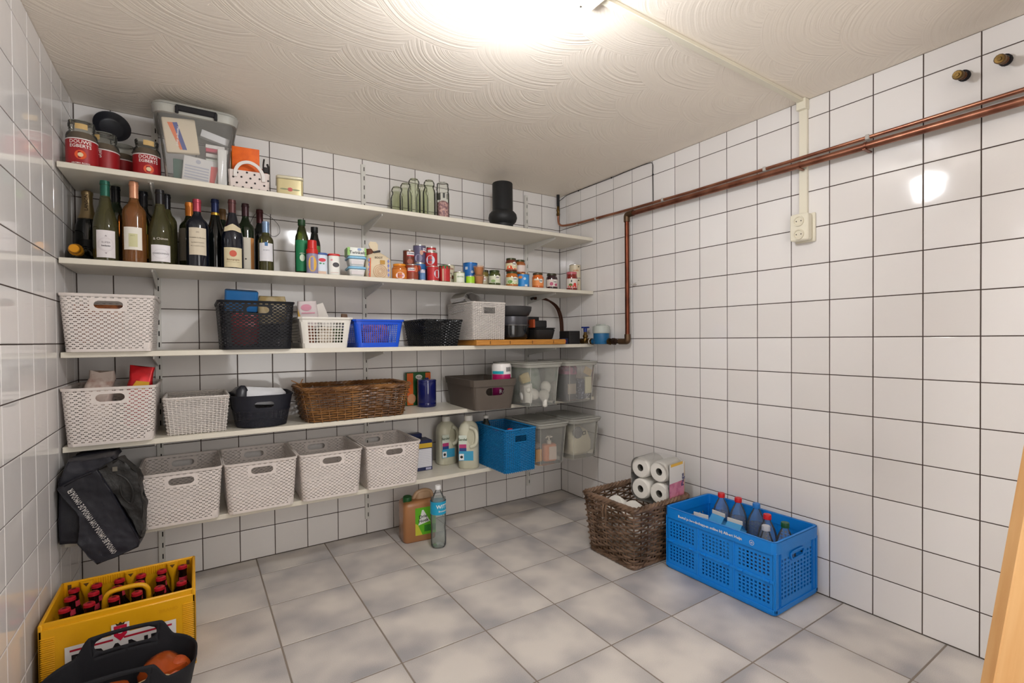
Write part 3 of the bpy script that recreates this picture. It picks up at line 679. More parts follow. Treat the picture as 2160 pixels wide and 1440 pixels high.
def bottle(label,x,y,h,r,prof,glass,cap=None,capz=(.80,1.0),lab=None,txt=None,extra=None,z=S2,rz=None,name='wine_bottle',cat='bottle',group=None):
    """lab=(z0,z1,halfangle,colour)"""
    t=thing(name,label,cat,(x,y,z),aim(x,y) if rz is None else rz,group)
    P=prof(h,r); part('glass_body',lathe(P,28),GL[glass](),t,label=None)
    if cap:
        col,ro=cap; a,b_=capz
        part('capsule',lathe([(.0146 if a>.76 else .0165,a*h),(.0146,max(a,.8)*h),(.0146,.953*h),(.016,.955*h),(.016,.976*h),(.0147,.978*h),(.0147,h+.001),(0,h+.0012)],24),mat('capsule_'+col[1:],col,ro,.3 if ro<.45 else 0),t)
    if lab:
        z0,z1,ha,col=lab; g=patch(r+.0006,z0*h,z1*h,-ha,ha)
        o=part('label',g,mat('paper_label_'+col[1:],col,.6),t)
        if txt:
            for k,(s_,sz,zc,tc,*bo) in enumerate(txt):
                part('lettering',wrap(text(s_,sz,0,-.0006,0,0,bo[0] if bo else .01),r+.0006,zc*h),mat('ink_'+tc[1:],tc,.6),o)
    if extra: extra(t,h,r)
    return t
def deco(ops,mt):   # flat decorations wrapped round a bottle
    def f(t,h,r):
        for nm,g,col in ops(h,r): part(nm,g,mat('print_'+col[1:],col,.55),t)
    return f
def ring_(cx,cz,r,wd,n=24,sx=1):
    v=[];f=[]
    for k in range(n):
        a=2*PI*k/n; c_,s_=math.cos(a),math.sin(a); v+=[(cx+r*sx*c_,-.0005,cz+r*s_),(cx+(r-wd)*sx*c_,-.0005,cz+(r-wd)*s_)]
    for k in range(n): k2=(k+1)%n; f.append((2*k,2*k2,2*k2+1,2*k+1))
    return (v,f,0)
# champagne standing in the far left corner
def champ(h,r): return [(0,0),(r*.86,0),(r,.004),(r,.44*h),(r*.97,.52*h),(r*.85,.60*h),(r*.62,.69*h),(.019,.78*h),(.0165,.84*h),(.0165,.95*h),(.0175,.955*h),(.0175,.985*h),(.012,h),(0,h)]
def chx(t,h,r):
    o=part('foil',lathe([(r*.80,.625*h),(r*.63,.692*h),(.0205,.78*h),(.0178,.84*h),(.0178,.94*h),(.0195,.955*h),(.0192,.985*h),(.012,h+.002),(0,h+.003)],24),mat('champagne_foil','#b39a72',.3,.7,bump=(200,.4,.001)),t)
    part('lettering',tf(text('LANSON',.017,0,0,0,0,.01),T3(0,-.0222,.262,rx=-.09)@Matrix.Rotation(-PI/2,4,'Y')),mat('ink_3a2a1c','#3a2a1c',.6),o)
    part('neck_band',lathe([(r*.86,.592*h),(r*.785,.632*h)],24),mat('black_gold_band','#17150f',.4),t)
    part('label',patch(r+.0006,.1*h,.35*h,-40,40),mat('black_label','#101010',.5),t)
bottle('dark champagne bottle with gold foil neck in the left corner, second shelf',-2.519,-.072,.312,.0405,champ,'dark',lab=None,extra=chx,rz=0)
# bottle lying on its side, gold foil towards the room
t=thing('wine_bottle','dark bottle lying on its side, gold foil end to the front, second shelf','bottle',(-2.522,-.338,S2+.0365))
M=T3()@Matrix.Rotation(-PI/2,4,'X')
part('glass_body',tf(lathe([(.012,.0),(.0135,.03),(.016,.075),(.026,.10),(.034,.125),(.035,.2),(.033,.212),(0,.214)],24),M),GL['dark'](),t)
part('gold_foil',[tf(lathe([(0,-.004),(.014,-.004),(.0165,0),(.0168,.012),(.015,.018),(.0165,.075),(.0175,.078)],20),M),tf(lathe([(.0165,.02),(.022,.028),(.019,.04),(.0165,.045)],14),M)],mat('gold_foil','#d9962a',.28,.8,bump=(70,.5,.003)),t)
F_,B_,R_=-.29,-.195,-.10
def sup(h,r):
    return [('ornament_ring',wrap(ring_(0,.20*h,.0255,.0008,28,.95),r+.0008),'#b8aeb0'),('ornament_ring',wrap(ring_(0,.20*h,.0215,.0005,28,.95),r+.0008),'#c0b6b8')]+[('ornament',wrap(([(sx*.0,-.0005,.20*h+sz*.036),(-.004,-.0005,.20*h+sz*.030),(.004,-.0005,.20*h+sz*.030)],[(0,1,2)],0),r+.0008),'#9d9496') for sx,sz in ((0,1),(0,-1))]
bottle('green-tinted wine bottle with a dark green screw cap and a large ornate grey label',-2.438,F_,.306,.0385,burgundy,'olive',('#1e5a49',.4),(.80,1),(.04,.375,44,'#ddd7d8'),[('SUPER',.0095,.225,'#8d8388'),('bedankt',.0082,.185,'#2c282c',.02)],extra=deco(sup,None))
bottle('wine bottle with an orange-pink capsule and amber contents, pale label',-2.351,F_,.317,.0385,bordeaux,'rose',('#c98d6d',.3),(.80,1),(.155,.43,46,'#e2ddd2'),[('2017',.007,.325,'#8f8a5c')],extra=deco(lambda h,r:[('label_print',wrap(quad(-.012,.19*h,.016,.35*h,-.0004,0,6),r+.0007),'#c9c69a')],None),rz=-.1)
def charx(h,r): return [('ornament_ring',wrap(ring_(0,.135*h,.018,.0006,28,1.4),r+.0008),'#b9b3b6'),('script',wrap(text('& Chinon',.013,0,-.0006,0,.335*h,.005,rot=.05),r+.0008),'#d8cfc4')]
bottle('olive wine bottle with a black cap and a low white label, front row',-2.269,F_,.299,.0395,burgundy,'olive',('#1b191c',.35),(.80,1),(.035,.255,50,'#e3dfe2'),[('CHARDONNAY',.0082,.14,'#7b767c',.015)],extra=deco(charx,None))
bottle('dark wine bottle with a crimson capsule and a cream label with scrolled corners',-2.145,F_,.280,.0405,bordeaux,'blue',('#a33a48',.35),(.82,1),(.17,.565,46,'#cfc3ad'),[('Domaine Le Bosquet',.0068,.42,'#4c4030'),('Appellation Contrôlée',.0052,.35,'#6b5c48'),('Mis en bouteille au château',.0045,.30,'#6b5c48'),('2001',.006,.50,'#6b5c48')])
def burgx(h,r): return [('wax_seal',wrap(disc(0,.215*h,.0135,-.0009),r+.0008),'#c2553f'),('shoulder_label',([(rr_*math.sin(a),-rr_*math.cos(a),zz) for i in range(9) for a in [math.radians(-50+12.5*i)] for dz in (0,1) for zz in [(.535+.01*math.cos(a*4)+dz*(.095-.03*abs(i-4)/4))*h] for rr_ in [r*(1.055-1.05*max(0,zz/h-.47)**1.0*1.15)]],[(2*i,2*i+2,2*i+3,2*i+1) for i in range(8)],0),'#cfc2a0')]
bottle('dark burgundy bottle with a cream label bearing a round red seal',-2.019,F_,.297,.042,burgundy,'blue',('#55302f',.4),(.765,1),(.02,.30,50,'#d3c7a4'),[('Bourgogne',.011,.13,'#8a6a4c'),('Appellation Bourgogne Contrôlée',.0038,.095,'#8a7a5c')],extra=deco(burgx,None))
bottle('small clear white wine bottle with a blue-grey screw cap, right end of the bottle row',-1.891,F_,.22,.031,bordeaux,'olive',('#7388a3',.3),(.73,1),(.20,.56,55,'#d9d8dc'),[('sauvignon',.0065,.42,'#7e7f8c')],extra=deco(lambda h,r:[('logo',wrap(([(-.006,-.0006,.50*h),(.006,-.0006,.50*h),(.006,-.0006,.575*h),(-.006,-.0006,.575*h)],[(0,1,2,3)],0),r+.0008),'#3f6f9f')],None))
bottle('dark green bottle with a glossy black cap, right behind the ornate grey label bottle',-2.415,B_-.008,.312,.037,bordeaux,'dgreen',('#0e0f12',.25),(.80,1))
bottle('bottle with a lime green capsule, half hidden behind the amber one',-2.425,-.098,.304,.036,bordeaux,'olive',('#8fbf4a',.3),(.80,1),(.1,.4,50,'#d8d2c4'))
bottle('black-capped bottle at the wall behind the amber wine bottle',-2.343,-.065,.308,.037,bordeaux,'dark',('#121318',.4),(.80,1),(.1,.4,50,'#d6b45a'))
bottle('black-capped bottle directly behind the amber wine bottle',-2.327,-.205,.305,.0365,bordeaux,'dark',('#14141a',.35),(.80,1),(.1,.42,60,'#d9a83e'))
bottle('yellow-tinted bottle with a cork top behind the amber wine bottle',-2.262,-.098,.290,.037,bordeaux,'olive',('#6b5b33',.5),(.84,1))
bottle('black-capped bottle hidden behind the low white label bottle',-2.251,-.20,.307,.036,bordeaux,'olive',('#121217',.3),(.80,1))
bottle('olive green bottle with an orange capsule and a grey side label',-2.172,-.20,.284,.037,bordeaux,'green',('#d97f2c',.3),(.80,1),(.12,.6,60,'#7d766a'),rz=-.7)
bottle('bottle with a bright green tissue cap at the wall, behind the crimson capsule',-2.158,-.065,.300,.036,bordeaux,'dark',('#7cc04e',.6),(.9,1))
bottle('dark blue-capped bottle with a gold neck medal behind the crimson capsule',-2.078,-.20,.312,.040,burgundy,'dark',('#1b2650',.35),(.82,1),extra=lambda t,h,r:part('neck_medal',lathe([(.0165,.755*h),(.017,.77*h),(.0162,.815*h)],20),mat('gold_print','#c69a3c',.3,.8),t))
bottle('brown-capped bottle with an ochre label at the wall beside the burgundy bottle',-2.045,-.068,.304,.036,bordeaux,'dgreen',('#7a5a34',.5),(.84,1),(.1,.45,50,'#b98c42'))
bottle('dark bottle with a brown capsule and a tall white and orange label',-1.962,-.20,.310,.0375,bordeaux,'dgreen',('#3c2226',.35),(.82,1),(.05,.5,55,'#d9d2c2'),None,extra=deco(lambda h,r:[('label_edge',patch(r+.001,.05*h,.5*h,28,55),'#c88a50'),('label_crest',wrap(disc(-.002,.19*h,.0035,-.0009),r+.001),'#3a3836')],None))
bottle('dark bottle with a dark red top at the wall, right end of the bottles',-1.893,-.085,.318,.037,bordeaux,'dark',('#4a1f22',.35),(.80,1))
solo('wire_loop','thin dark wire loop hanging behind the right-most bottles','wire',[tube(curve([(-1.93,-.03,1.64),(-1.90,-.03,1.695),(-1.85,-.028,1.69),(-1.805,-.026,1.65),(-1.80,-.026,1.61),(-1.83,-.026,1.59),(-1.87,-.028,1.62)],6),.0011,5)],W)
# oil bottles, spray can
def oilp(h,r): return [(0,0),(r*.9,0),(r,.004),(r,.64*h),(r*.93,.70*h),(r*.7,.78*h),(.016,.86*h),(.014,.88*h),(.014,.9*h)]
def oilcap(col): 
    return lambda t,h,r:part('screw_cap',lathe([(.0155,.895*h),(.0165,.9*h),(.0165,h),(0,h)],20),mat('cap_'+col[1:],col,.4),t)
def oil2(t,h,r):
    oilcap('#1d3f20')(t,h,r); part('label_figure',wrap(disc(0,.3*h,.016,-.0009,sx=.7),r+.0008),mat('print_c8d8c0','#c8d8c0',.5),t)
bottle('tall green olive oil bottle with a dark green cap and green label',-1.736,-.25,.257,.030,oilp,'green',None,lab=(.06,.62,60,'#1d7a4e'),txt=[('olijfolie',.008,.38,'#dfe8d0')],extra=oil2,name='oil_bottle')
bottle('slim black-brown bottle with a black cap behind the red-capped can',-1.668,-.19,.243,.027,oilp,'dark',None,lab=(.35,.62,60,'#4f7a3c'),extra=oilcap('#141414'),name='oil_bottle')
t=thing('spray_can','spray can with a red cap and yellow oval print','can',(-1.703,-.312,S2),aim(-1.703,-.31))
part('can_body',lathe([(0,0),(.024,0),(.0255,.003),(.0255,.088),(.0235,.093),(0,.093)],24),mat('lilac_grey_print','#8f8aa6',.35),t)
part('cap',lathe([(.0255,.093),(.0255,.112),(.021,.114),(.0195,.153),(.017,.155),(0,.155)],24),mat('red_plastic','#c2241f',.35),t)
part('oval_print',wrap(disc(0,.045,.036,-.0006,sx=.5),.0262),mat('yellow_print','#d8a62e',.45),t)
# ---------------------------------------------------------------- cans, jars, packets of shelf two
def lab_art(t,r,ops,z=0):
    for nm,g,col in ops: part(nm,wrap(g,r,z),mat('print_'+col[1:],col,.5),t)
def can(label,x,y,z,r,h,col,art=(),rz=None,name='food_can',cat='can',lid='#b9b6ae',pull=False,rough=.35):
    t=thing(name,label,cat,(x,y,z),aim(x,y,.6) if rz is None else rz)
    part('printed_body',lathe([(r,.0025),(r,h-.0025)],28),mat('canprint_'+col[1:],col,rough),t)
    part('metal_rims',[lathe([(0,.0015),(r-.003,.0015),(r-.002,0),(r+.0006,.0004),(r+.0006,.0035),(r,.004)],28),lathe([(r,h-.004),(r+.0006,h-.0035),(r+.0006,h),(r-.0015,h),(r-.0025,h-.003),(0,h-.003)],28)],mat('tin_'+lid[1:],lid,.3,.9),t,kind='stuff')
    lab_art(t,r+.0005,art); return t
def jar(label,x,y,z,r,h,content,lid,labcol,art=(),lz=(.14,.60),rz=None,lidm=.3,ha=75,neck=.82):
    t=thing('food_jar',label,'jar',(x,y,z),aim(x,y,.6) if rz is None else rz)
    part('glass_body',lathe([(0,0),(r*.88,0),(r,.004),(r,h*.66),(r*.96,h*.74),(r*neck*.97,h*.84),(r*neck*.97,h*.87)],28),mat('jar_content_'+content[1:],content,.08,spec=.6,coat=.5),t)
    part('twist_lid',lathe([(r*neck,h*.86),(r*neck+.001,h*.865),(r*neck+.001,h*.985),(r*neck-.002,h),(0,h)],28),mat('lid_'+lid[1:],lid,.35,lidm),t)
    o=part('label',patch(r+.0006,lz[0]*h,lz[1]*h,-ha,ha),mat('paper_label_'+labcol[1:],labcol,.5),t)
    lab_art(o,r+.0008,art); return t
Q=lambda nm,x0,z0,x1,z1,col,y=-.0006:(nm,quad(x0,z0,x1,z1,y,0,4),col)
D=lambda nm,cx,cz,r,col,sx=1,y=-.0008:(nm,disc(cx,cz,r,y,0,18,sx),col)
X=lambda s_,sz,cx,cz,col,bo=.02,y=-.0012,rot=0:('lettering',text(s_,sz,0,y,cx,cz,bo,rot=rot),col)
# two seasoning tubs
for nm,x,lidc,side in (('seasoning tub with a blue lid and a red oval logo, beside the red-capped can',-1.661,'#3b5a9c',1),('white seasoning tub with a red lid and a dark oval, beside the blue-lidded one',-1.604,'#cf2f2f',2)):
    t=thing('seasoning_tub',nm,'tub',(x,-.295,S2))
    part('tub_body',rbox(.052,.05,.093,.018,.002,n=4),mat('tub_white_blue' if side==1 else 'tub_white','#d4dde8' if side==1 else '#e6e5de',.4),t)
    part('tub_lid',rbox(.0545,.0525,.009,.019,.002,c=(0,0,.093),n=4),mat('lid_'+lidc[1:],lidc,.4),t)
    if side==1: arts=[D('logo',0,.068,.0085,'#c8283a',1.9,-.0255),D('leaf',-.008,.052,.004,'#3f8f5c',1.4,-.0255),D('leaf',.006,.051,.003,'#3f8f5c',1.4,-.0255),Q('food_print',-.018,.004,.018,.016,'#d6b9a4',-.0252)]
    else: arts=[D('dark_oval',.004,.05,.0115,'#3c3a3c',1.3,-.0255),Q('small_print',-.02,.012,.016,.014,'#c9a79c',-.0255),D('logo',-.015,.072,.004,'#d78a94',1.2,-.0255)]
    for a,g,c in arts: part(a,g,mat('print_'+c[1:],c,.5),t)
# margarine tubs
MT=mat('margarine_tub_white','#e4e4e2',.4); LT=mat('light_blue_lid','#7fb6d6',.35)
for k in range(2):
    z=S2+.0005+k*.049; t=thing('margarine_tub',('lower' if k==0 else 'upper')+' of two white margarine tubs with light blue lids, second shelf','tub',(-1.497,-.277,z),-.1)
    part('tub_body',rbox(.066,.088,.036,.014,.002,top=(.076,.1),n=4),MT,t)
    part('lid',[rbox(.088,.114,.010,.018,.002,c=(0,0,.0365),n=4),rbox(.078,.104,.002,.016,.0008,c=(0,0,.0464),n=4)],LT,t)
    part('side_print',[quad(-.027,.01,.027,.028,-.0505)],mat('faint_grey_print','#d6cfcf',.5),t)
t=thing('spread_pack','white and green pack on top of the margarine tubs, second shelf','pack',(-1.497,-.275,S2+.1003),-.1)
part('pack_body',rbox(.088,.09,.042,.008,.003,top=(.082,.084)),mat('white_green_pack','#e4e6de',.4),t)
part('green_edge',[bx(-.0455,-.035,.003,-.0445,.035,.039),bx(.0445,-.035,.003,.0455,.035,.039),quad(-.044,.002,-.032,.04,-.0456),quad(.036,.002,.044,.04,-.0456)],mat('fresh_green_print','#7fb24c',.4),t,kind='stuff')
part('lettering',tf(text('Twinkelz',.021,0,0,.003,.016,.01),T3(y=-.0462)),mat('ink_2b2a30','#2b2a30',.5),t)
part('leaf_print',disc(.012,.032,.006,-.0461,0,14,1.6),mat('print_8fa6cf','#8fa6cf',.5),t)
# rusk bag
t=thing('paper_bag','cream paper food bag with blue diamonds and a swirl, closed with a dark clip','bag',(-1.385,-.262,S2),-.12)
rings=[]
for z,wd,dp,sh in ((0,.118,.075,0),(.01,.126,.082,0),(.06,.13,.084,0),(.1,.122,.074,.001),(.118,.098,.056,-.006),(.132,.06,.03,-.012),(.142,.036,.012,-.014),(.156,.042,.010,-.018),(.175,.05,.008,-.02),(.188,.03,.005,-.02)):
    rings.append([(x+sh,y,z) for x,y in rr(wd,dp,min(.02,dp*.4),3)])
part('paper_body',jitter(loft(rings,0,(True,True)),.004,3,30),mat('cream_paper','#dccbad',.6),t,ang=60)
ops=[('orange_stripe',[([(-.05,-.044,.006),(-.041,-.044,.006),(-.038,-.044,.1),(-.047,-.043,.1)],[(0,1,2,3)],0)],'#d8622c')]
for i in range(4):
    for sx in (-1,1):
        cx=.047*sx; zc=.02+i*.023
        ops.append(('blue_diamond',[([(cx-.006,-.0435,zc),(cx,-.0445,zc-.011),(cx+.006,-.0435,zc),(cx,-.0445,zc+.011)],[(0,1,2,3)],0)],'#7f88c4'))
for r in (.034,.025,.017,.010): g=ring_(.006,.036,r,.0025,26); ops.append(('swirl',[tf(g,T3(y=-.045))],'#c99a72'))
ops.append(('gold_patch',[quad(.006,.072,.03,.092,-.0445)],'#b98c3c'))
for nm,g,col in ops: part(nm,g,mat('print_'+col[1:],col,.6),t)
part('lettering',tf(text('BOOT',.014,0,0,0,.104,.02,rot=0),T3(y=-.0415)),mat('ink_5a4a3c','#5a4a3c',.6),t)
part('dark_clip',tf(bx(-.018,-.010,-.0045,.018,.010,.0045,b=.002),T3(-.005,-.012,.137,ry=-.25)),mat('black_clip','#1c1a1a',.5),t)
part('brown_fold',jitter(lathe([(0,.112),(.02,.116),(.022,.135),(.012,.15),(0,.152)],12,c=(-.04,-.004,0)),.004,2,40),mat('brown_paper_fold','#6b3e28',.6),t)
# orange spread jar
t=jar('jar with an orange lid and orange contents, round pale pink label, second shelf',-1.284,-.303,S2,.0375,.079,'#b5641e','#dc8a1e','#c9772c',[D('pink_oval',0,.018,.017,'#e6c9cc',1.35),X('Calvé',.013,0,.018,'#b04a6a')],(.05,.62),lidm=0)
# tall smoked sausage tins
def unox(t,r,h,z0,col='#e8e2dc'):
    pass
can('tall brown tin with a white and red logo, back left of the stacked tins',-1.205,-.235,S2,.0325,.165,'#6a3323',[Q('logo_plate',-.016,.132,.024,.156,'#eeeae6'),Q('logo_red',-.016,.132,.024,.138,'#b8282c',-.0009),X('Unox',.015,.004,.148,'#2a3468'),D('food_print',.0,.105,.014,'#9c4a2a'),Q('gravy_print',-.026,.004,.026,.085,'#a8642e'),X('KNAKS',.012,0,.035,'#eadfce')])
can('short tin with a white and red logo in front of the tall brown tin',-1.222,-.315,S2,.033,.078,'#8a3a22',[Q('logo_plate',-.026,.040,.012,.060,'#eeeae6'),Q('logo_red',-.026,.040,.012,.045,'#b8282c',-.0009),X('Unox',.014,-.008,.053,'#2a3468'),D('food_print',.018,.055,.016,'#c2623c',.8)])
can('small slim blue spice tin in front of the stacked tins',-1.172,-.333,S2,.0155,.055,'#5a7fae',[Q('pale_band',-.012,.038,.012,.05,'#c7c2cc')],name='spice_tin',lid='#c9c6cc')
can('blue and red tin under the tall purple tin',-1.155,-.255,S2,.0335,.097,'#2a6aa6',[D('food_print',-.016,.07,.018,'#b84a34')])
can('tall purple-grey tin standing on the blue and red tin',-1.155,-.255,S2+.0973,.0335,.096,'#5b5672',[Q('logo_plate',.013,.058,.04,.08,'#eeeae6'),Q('logo_red',.013,.058,.04,.064,'#b8282c',-.0009),X('Unox',.014,.027,.073,'#2a3468'),D('glass_print',-.01,.026,.02,'#8f8aa2'),D('food_print',.006,.055,.013,'#c59884',.7)])
can('red tin with a white round print in the lower row of the stacked tins',-1.108,-.318,S2,.0315,.078,'#b82a2e',[D('white_round',.024,.038,.022,'#d9dde6')])
can('red tin lying in the lower row, next to the one with a white round print',-1.085,-.238,S2,.0315,.078,'#a8262a')
can('red tin with a big white round print, stacked in the upper row',-1.100,-.284,S2+.0783,.032,.078,'#b9292d',[D('white_round',-.010,.036,.024,'#cfd6e2'),X('ONI!',.012,-.012,.034,'#44506e')])
can('small red and white tin, topmost of the red tins',-1.090,-.26,S2+.1566,.026,.032,'#b52c2c',[Q('white_band',-.024,.002,.024,.017,'#e2ded8'),D('dark_oval',.012,.01,.005,'#5a5a30',1.5)])
can('red jar with a green lid beside the red tins',-1.035,-.308,S2,.0295,.088,'#b32a2c',[Q('pale_stripe',-.018,.004,-.008,.07,'#c9a48c'),Q('green_lid_band',-.0295*1.5,.071,.0295*1.5,.086,'#2f6a38')],lid='#3a6a3c')
t=thing('white_mug','white mug seen behind the green-lidded jar','mug',(-1.005,-.165,S2+.0),0)
part('mug_body',lathe([(0,0),(.030,0),(.034,.004),(.036,.092),(.034,.092),(.032,.006),(0,.006)],24),mat('white_china','#e6e2dc',.2),t)
part('handle',tube(curve([(.034,0,.075),(.056,0,.075),(.062,0,.05),(.05,0,.028),(.034,0,.022)],5),.004,8),mat('white_china','#e6e2dc',.2),t)
CRM='#d6cfb4'
can('tall cream tin with lentil lettering at the back, second shelf',-.965,-.215,S2,.033,.11,CRM,[X('LINZEN',.013,0,.086,'#a4553a'),D('food_print',.012,.04,.01,'#9a6a50',1.2),D('food_print',-.012,.05,.008,'#d9b0b4',1.2)])
can('short cream and green tin, left of the two short ones',-1.000,-.262,S2,.0265,.058,'#c9c6a6',[Q('pale_label',-.008,.004,.022,.048,'#ddd6c6'),X('LINZEN',.009,.008,.03,'#9a5040')])
can('short cream and green tin, right of the two short ones',-.944,-.300,S2,.031,.062,'#b9c49a',[Q('pale_label',-.02,.004,.026,.054,'#dde0d0'),X('ERWTEN',.009,.003,.034,'#5f8a4a')])
can('small lime green tin below the blue one',-.882,-.312,S2,.025,.043,'#9fd02e',[])
can('round blue tin standing behind the small lime tin',-.838,-.232,S2,.041,.128,'#1d6cb8',[Q('white_patch',-.038,.088,-.022,.104,'#c9d4e2'),D('white_patch',.004,.075,.008,'#c9d4e2'),Q('white_patch',.012,.05,.026,.06,'#c9d4e2')],lid='#2a6cae')
PP=glassy('thin_clear_cup','#f7ece2',.35,.08,1.3,'#d79a6a')
for k in range(2):
    t=thing('dip_cup',('lower' if k==0 else 'upper')+' of two stacked clear cups with orange-brown filling','cup',(-.832,-.320,S2+.0005+k*.0505))
    part('cup_body',lathe([(0,0),(.021,0),(.022,.002),(.0305,.047),(.033,.048),(.033,.050)],24),PP,t)
    part('filling',lathe([(0,.002),(.0195,.002),(.0275,.042),(0,.042)],20),mat('orange_brown_filling','#c98554',.5),t)
HK=[D('badge',.013,.042,.0125,'#e8e4dc',1.0,-.0009),('badge_ring',ring_(.013,.042,.0125,.0012),'#b23028'),X('HAK',.0105,.013,.042,'#26262c',.03,-.0016)]
jar('jar of beans with a dark lid, half hidden behind the dip cups',-.752,-.235,S2,.0345,.094,'#7d7032','#34321c','#cfc4a4',[D('badge',-.004,.04,.0125,'#e8e4dc'),X('HAK',.0105,-.004,.04,'#b23028')])
jar('jar of dark green vegetables with a dark green lid, pale green label',-.728,-.316,S2,.0345,.085,'#3f4a1c','#33401f','#cfd3b8',[(a,b_,c) for a,b_,c in HK]+[D('leaf_print',-.014,.022,.008,'#8aa66a',1.6)])
jar('jar of orange-brown beans with pale label, bottom left of the stack of jars',-.603,-.305,S2,.0375,.0875,'#b5641a','#3a4024','#d3d6b4',HK+[D('leaf_print',-.018,.026,.009,'#6f9a4a',1.6),Q('green_band',-.04,.013,.04,.018,'#9cba5c')])
jar('jar of red-brown beans with a red print, stacked at the top left of the jars',-.604,-.300,S2+.0878,.0345,.0775,'#6a2a16','#3a4024','#d8cfa8',HK+[D('food_print',-.016,.022,.012,'#d8512e',1.3),Q('red_band',-.034,.011,.034,.018,'#d8512e')])
jar('jar with a plain pale pink label turned backwards, stacked above the blue tin',-.530,-.283,S2+.0802,.0335,.084,'#9a5420','#3a4024','#d8c8c0',[])
can('wide blue tin with white patches between the jars',-.518,-.293,S2,.040,.0798,'#2a86cc',[D('orange_print',-.022,.058,.009,'#d98a4a',1.4),D('white_print',.004,.05,.008,'#bcd3e6'),Q('white_patch',.004,.004,.022,.016,'#d4dce6')],lid='#b98a5a')
jar('jar of carrots with a dark lid and an orange label',-.415,-.305,S2,.0355,.0925,'#c9601a','#4a4028','#e08a4a',HK+[Q('pale_top',-.03,.046,.0,.055,'#e6dcc0')])
jar('jar of dark purple beetroot with a dark lid and a pink print',-.308,-.305,S2,.0355,.0955,'#2a0f18','#3a3828','#d9cdc4',HK+[D('food_print',-.01,.03,.011,'#b0506e',1.0),D('food_print',.02,.026,.010,'#b0506e',1.0)])
jar('jar of red jam with a checked red lid near the right wall',-.150,-.308,S2,.0355,.116,'#7c1c12','#c0606a','#ded6cc',[D('logo',-.01,.056,.008,'#3a3a3a',.5),Q('red_band',-.034,.016,.034,.028,'#d03a34'),D('strawberry',.012,.034,.011,'#cf3a30'),D('leaf_print',-.016,.032,.009,'#5f7a34',1.4)],(.12,.62),lidm=0,neck=.9)
for k in range(2):
    can(('lower' if k==0 else 'upper')+' of two stacked cream tins at the right end of the second shelf',-.058,-.232,S2+.0+k*.0893,.0365,.089,'#d9cdb2',[X('maïs' if k else 'soep',.02,0,.05,'#d79a6a'),D('dark_badge',.018,.074,.004,'#4a4434',1.6)],rz=-.5)
# ---------------------------------------------------------------- topmost shelf
JG=glassy('jar_glass','#fafbf7',.06,.04,1.25,'#e3e4da')
def coffee_jar(label,x,y,w_rz,txtang,h=.176,r=.0465,tape=True):
    t=thing('glass_jar',label,'jar',(x,y,S1),w_rz)
    part('glass_body',lathe([(0,0),(r*.9,0),(r,.005),(r,.118),(r*.95,.128),(r*.78,.138),(r*.76,.142),(r*.82,.145),(r*.82,.15)],28),JG,t)
    part('glass_lid',lathe([(r*.80,.15),(r*.84,.152),(r*.86,.164),(r*.82,.166),(r*.83,h-.002),(r*.6,h),(0,h)],28),JG,t)
    part('coffee',lathe([(0,.006),(r*.92,.006),(r*.92,.116),(r*.72,.132),(0,.132)],24),mat('ground_coffee','#5a4632',.9),t)
    o=part('label',patch(r+.0006,.0,.1,-100,100),mat('dark_red_label','#a01c22',.4),t)
    part('label_edge',patch(r+.0009,.1,.104,-100,100),mat('white_edge','#e6dfdc',.5),o)
    for s_,sz,zc in (('DOUWE',.0175,.090),('EGBERTS',.0165,.0745),('AROMA ROOD',.008,.012)): part('lettering',wrap(text(s_,sz,0,-.0006,0,zc,.012),r+.0006,0,txtang),mat('white_ink','#f2ece6',.5),o)
    part('emblem',[wrap(disc(0,.043,.017,-.0008),r+.0006,0,txtang)],mat('orange_glow_print','#e2582a',.5),o)
    part('emblem_figure',[wrap(disc(0,.043,.008,-.0012),r+.0006,0,txtang)],mat('print_e8d0a4','#e8d0a4',.5),o)
    if tape: part('yellow_tape',patch(r*.87,.140,.160,txtang-22,txtang+30),mat('yellow_masking_tape','#cfae72',.6),t)
    return t
coffee_jar('large glass coffee jar with a red label, frontmost of the four at the left wall',-2.504,-.272,-.1,8)
coffee_jar('glass coffee jar with yellow tape, second of the four coffee jars from the left',-2.448,-.185,.1,-50)
coffee_jar('glass coffee jar without tape, third of the four and nearest the tiled wall',-2.400,-.092,.0,-60,.172,tape=False)
coffee_jar('glass coffee jar with a red label, right-most of the four beside the clear bin',-2.312,-.215,-.5,38,.155)
t=thing('frying_pan','small black pan leaning upright against the wall behind the coffee jars','pan',(-2.330,-.042,S1+.228),rot=(PI/2-.12,.0,.25))
t.location=(-2.440,-.062,S1+.244)
part('pan_bowl',lathe([(0,.0),(.036,.0),(.046,.004),(.061,.026),(.063,.028),(.059,.0265),(.044,.007),(.036,.004),(0,.004)],36),mat('black_nonstick','#16171f',.4),t)
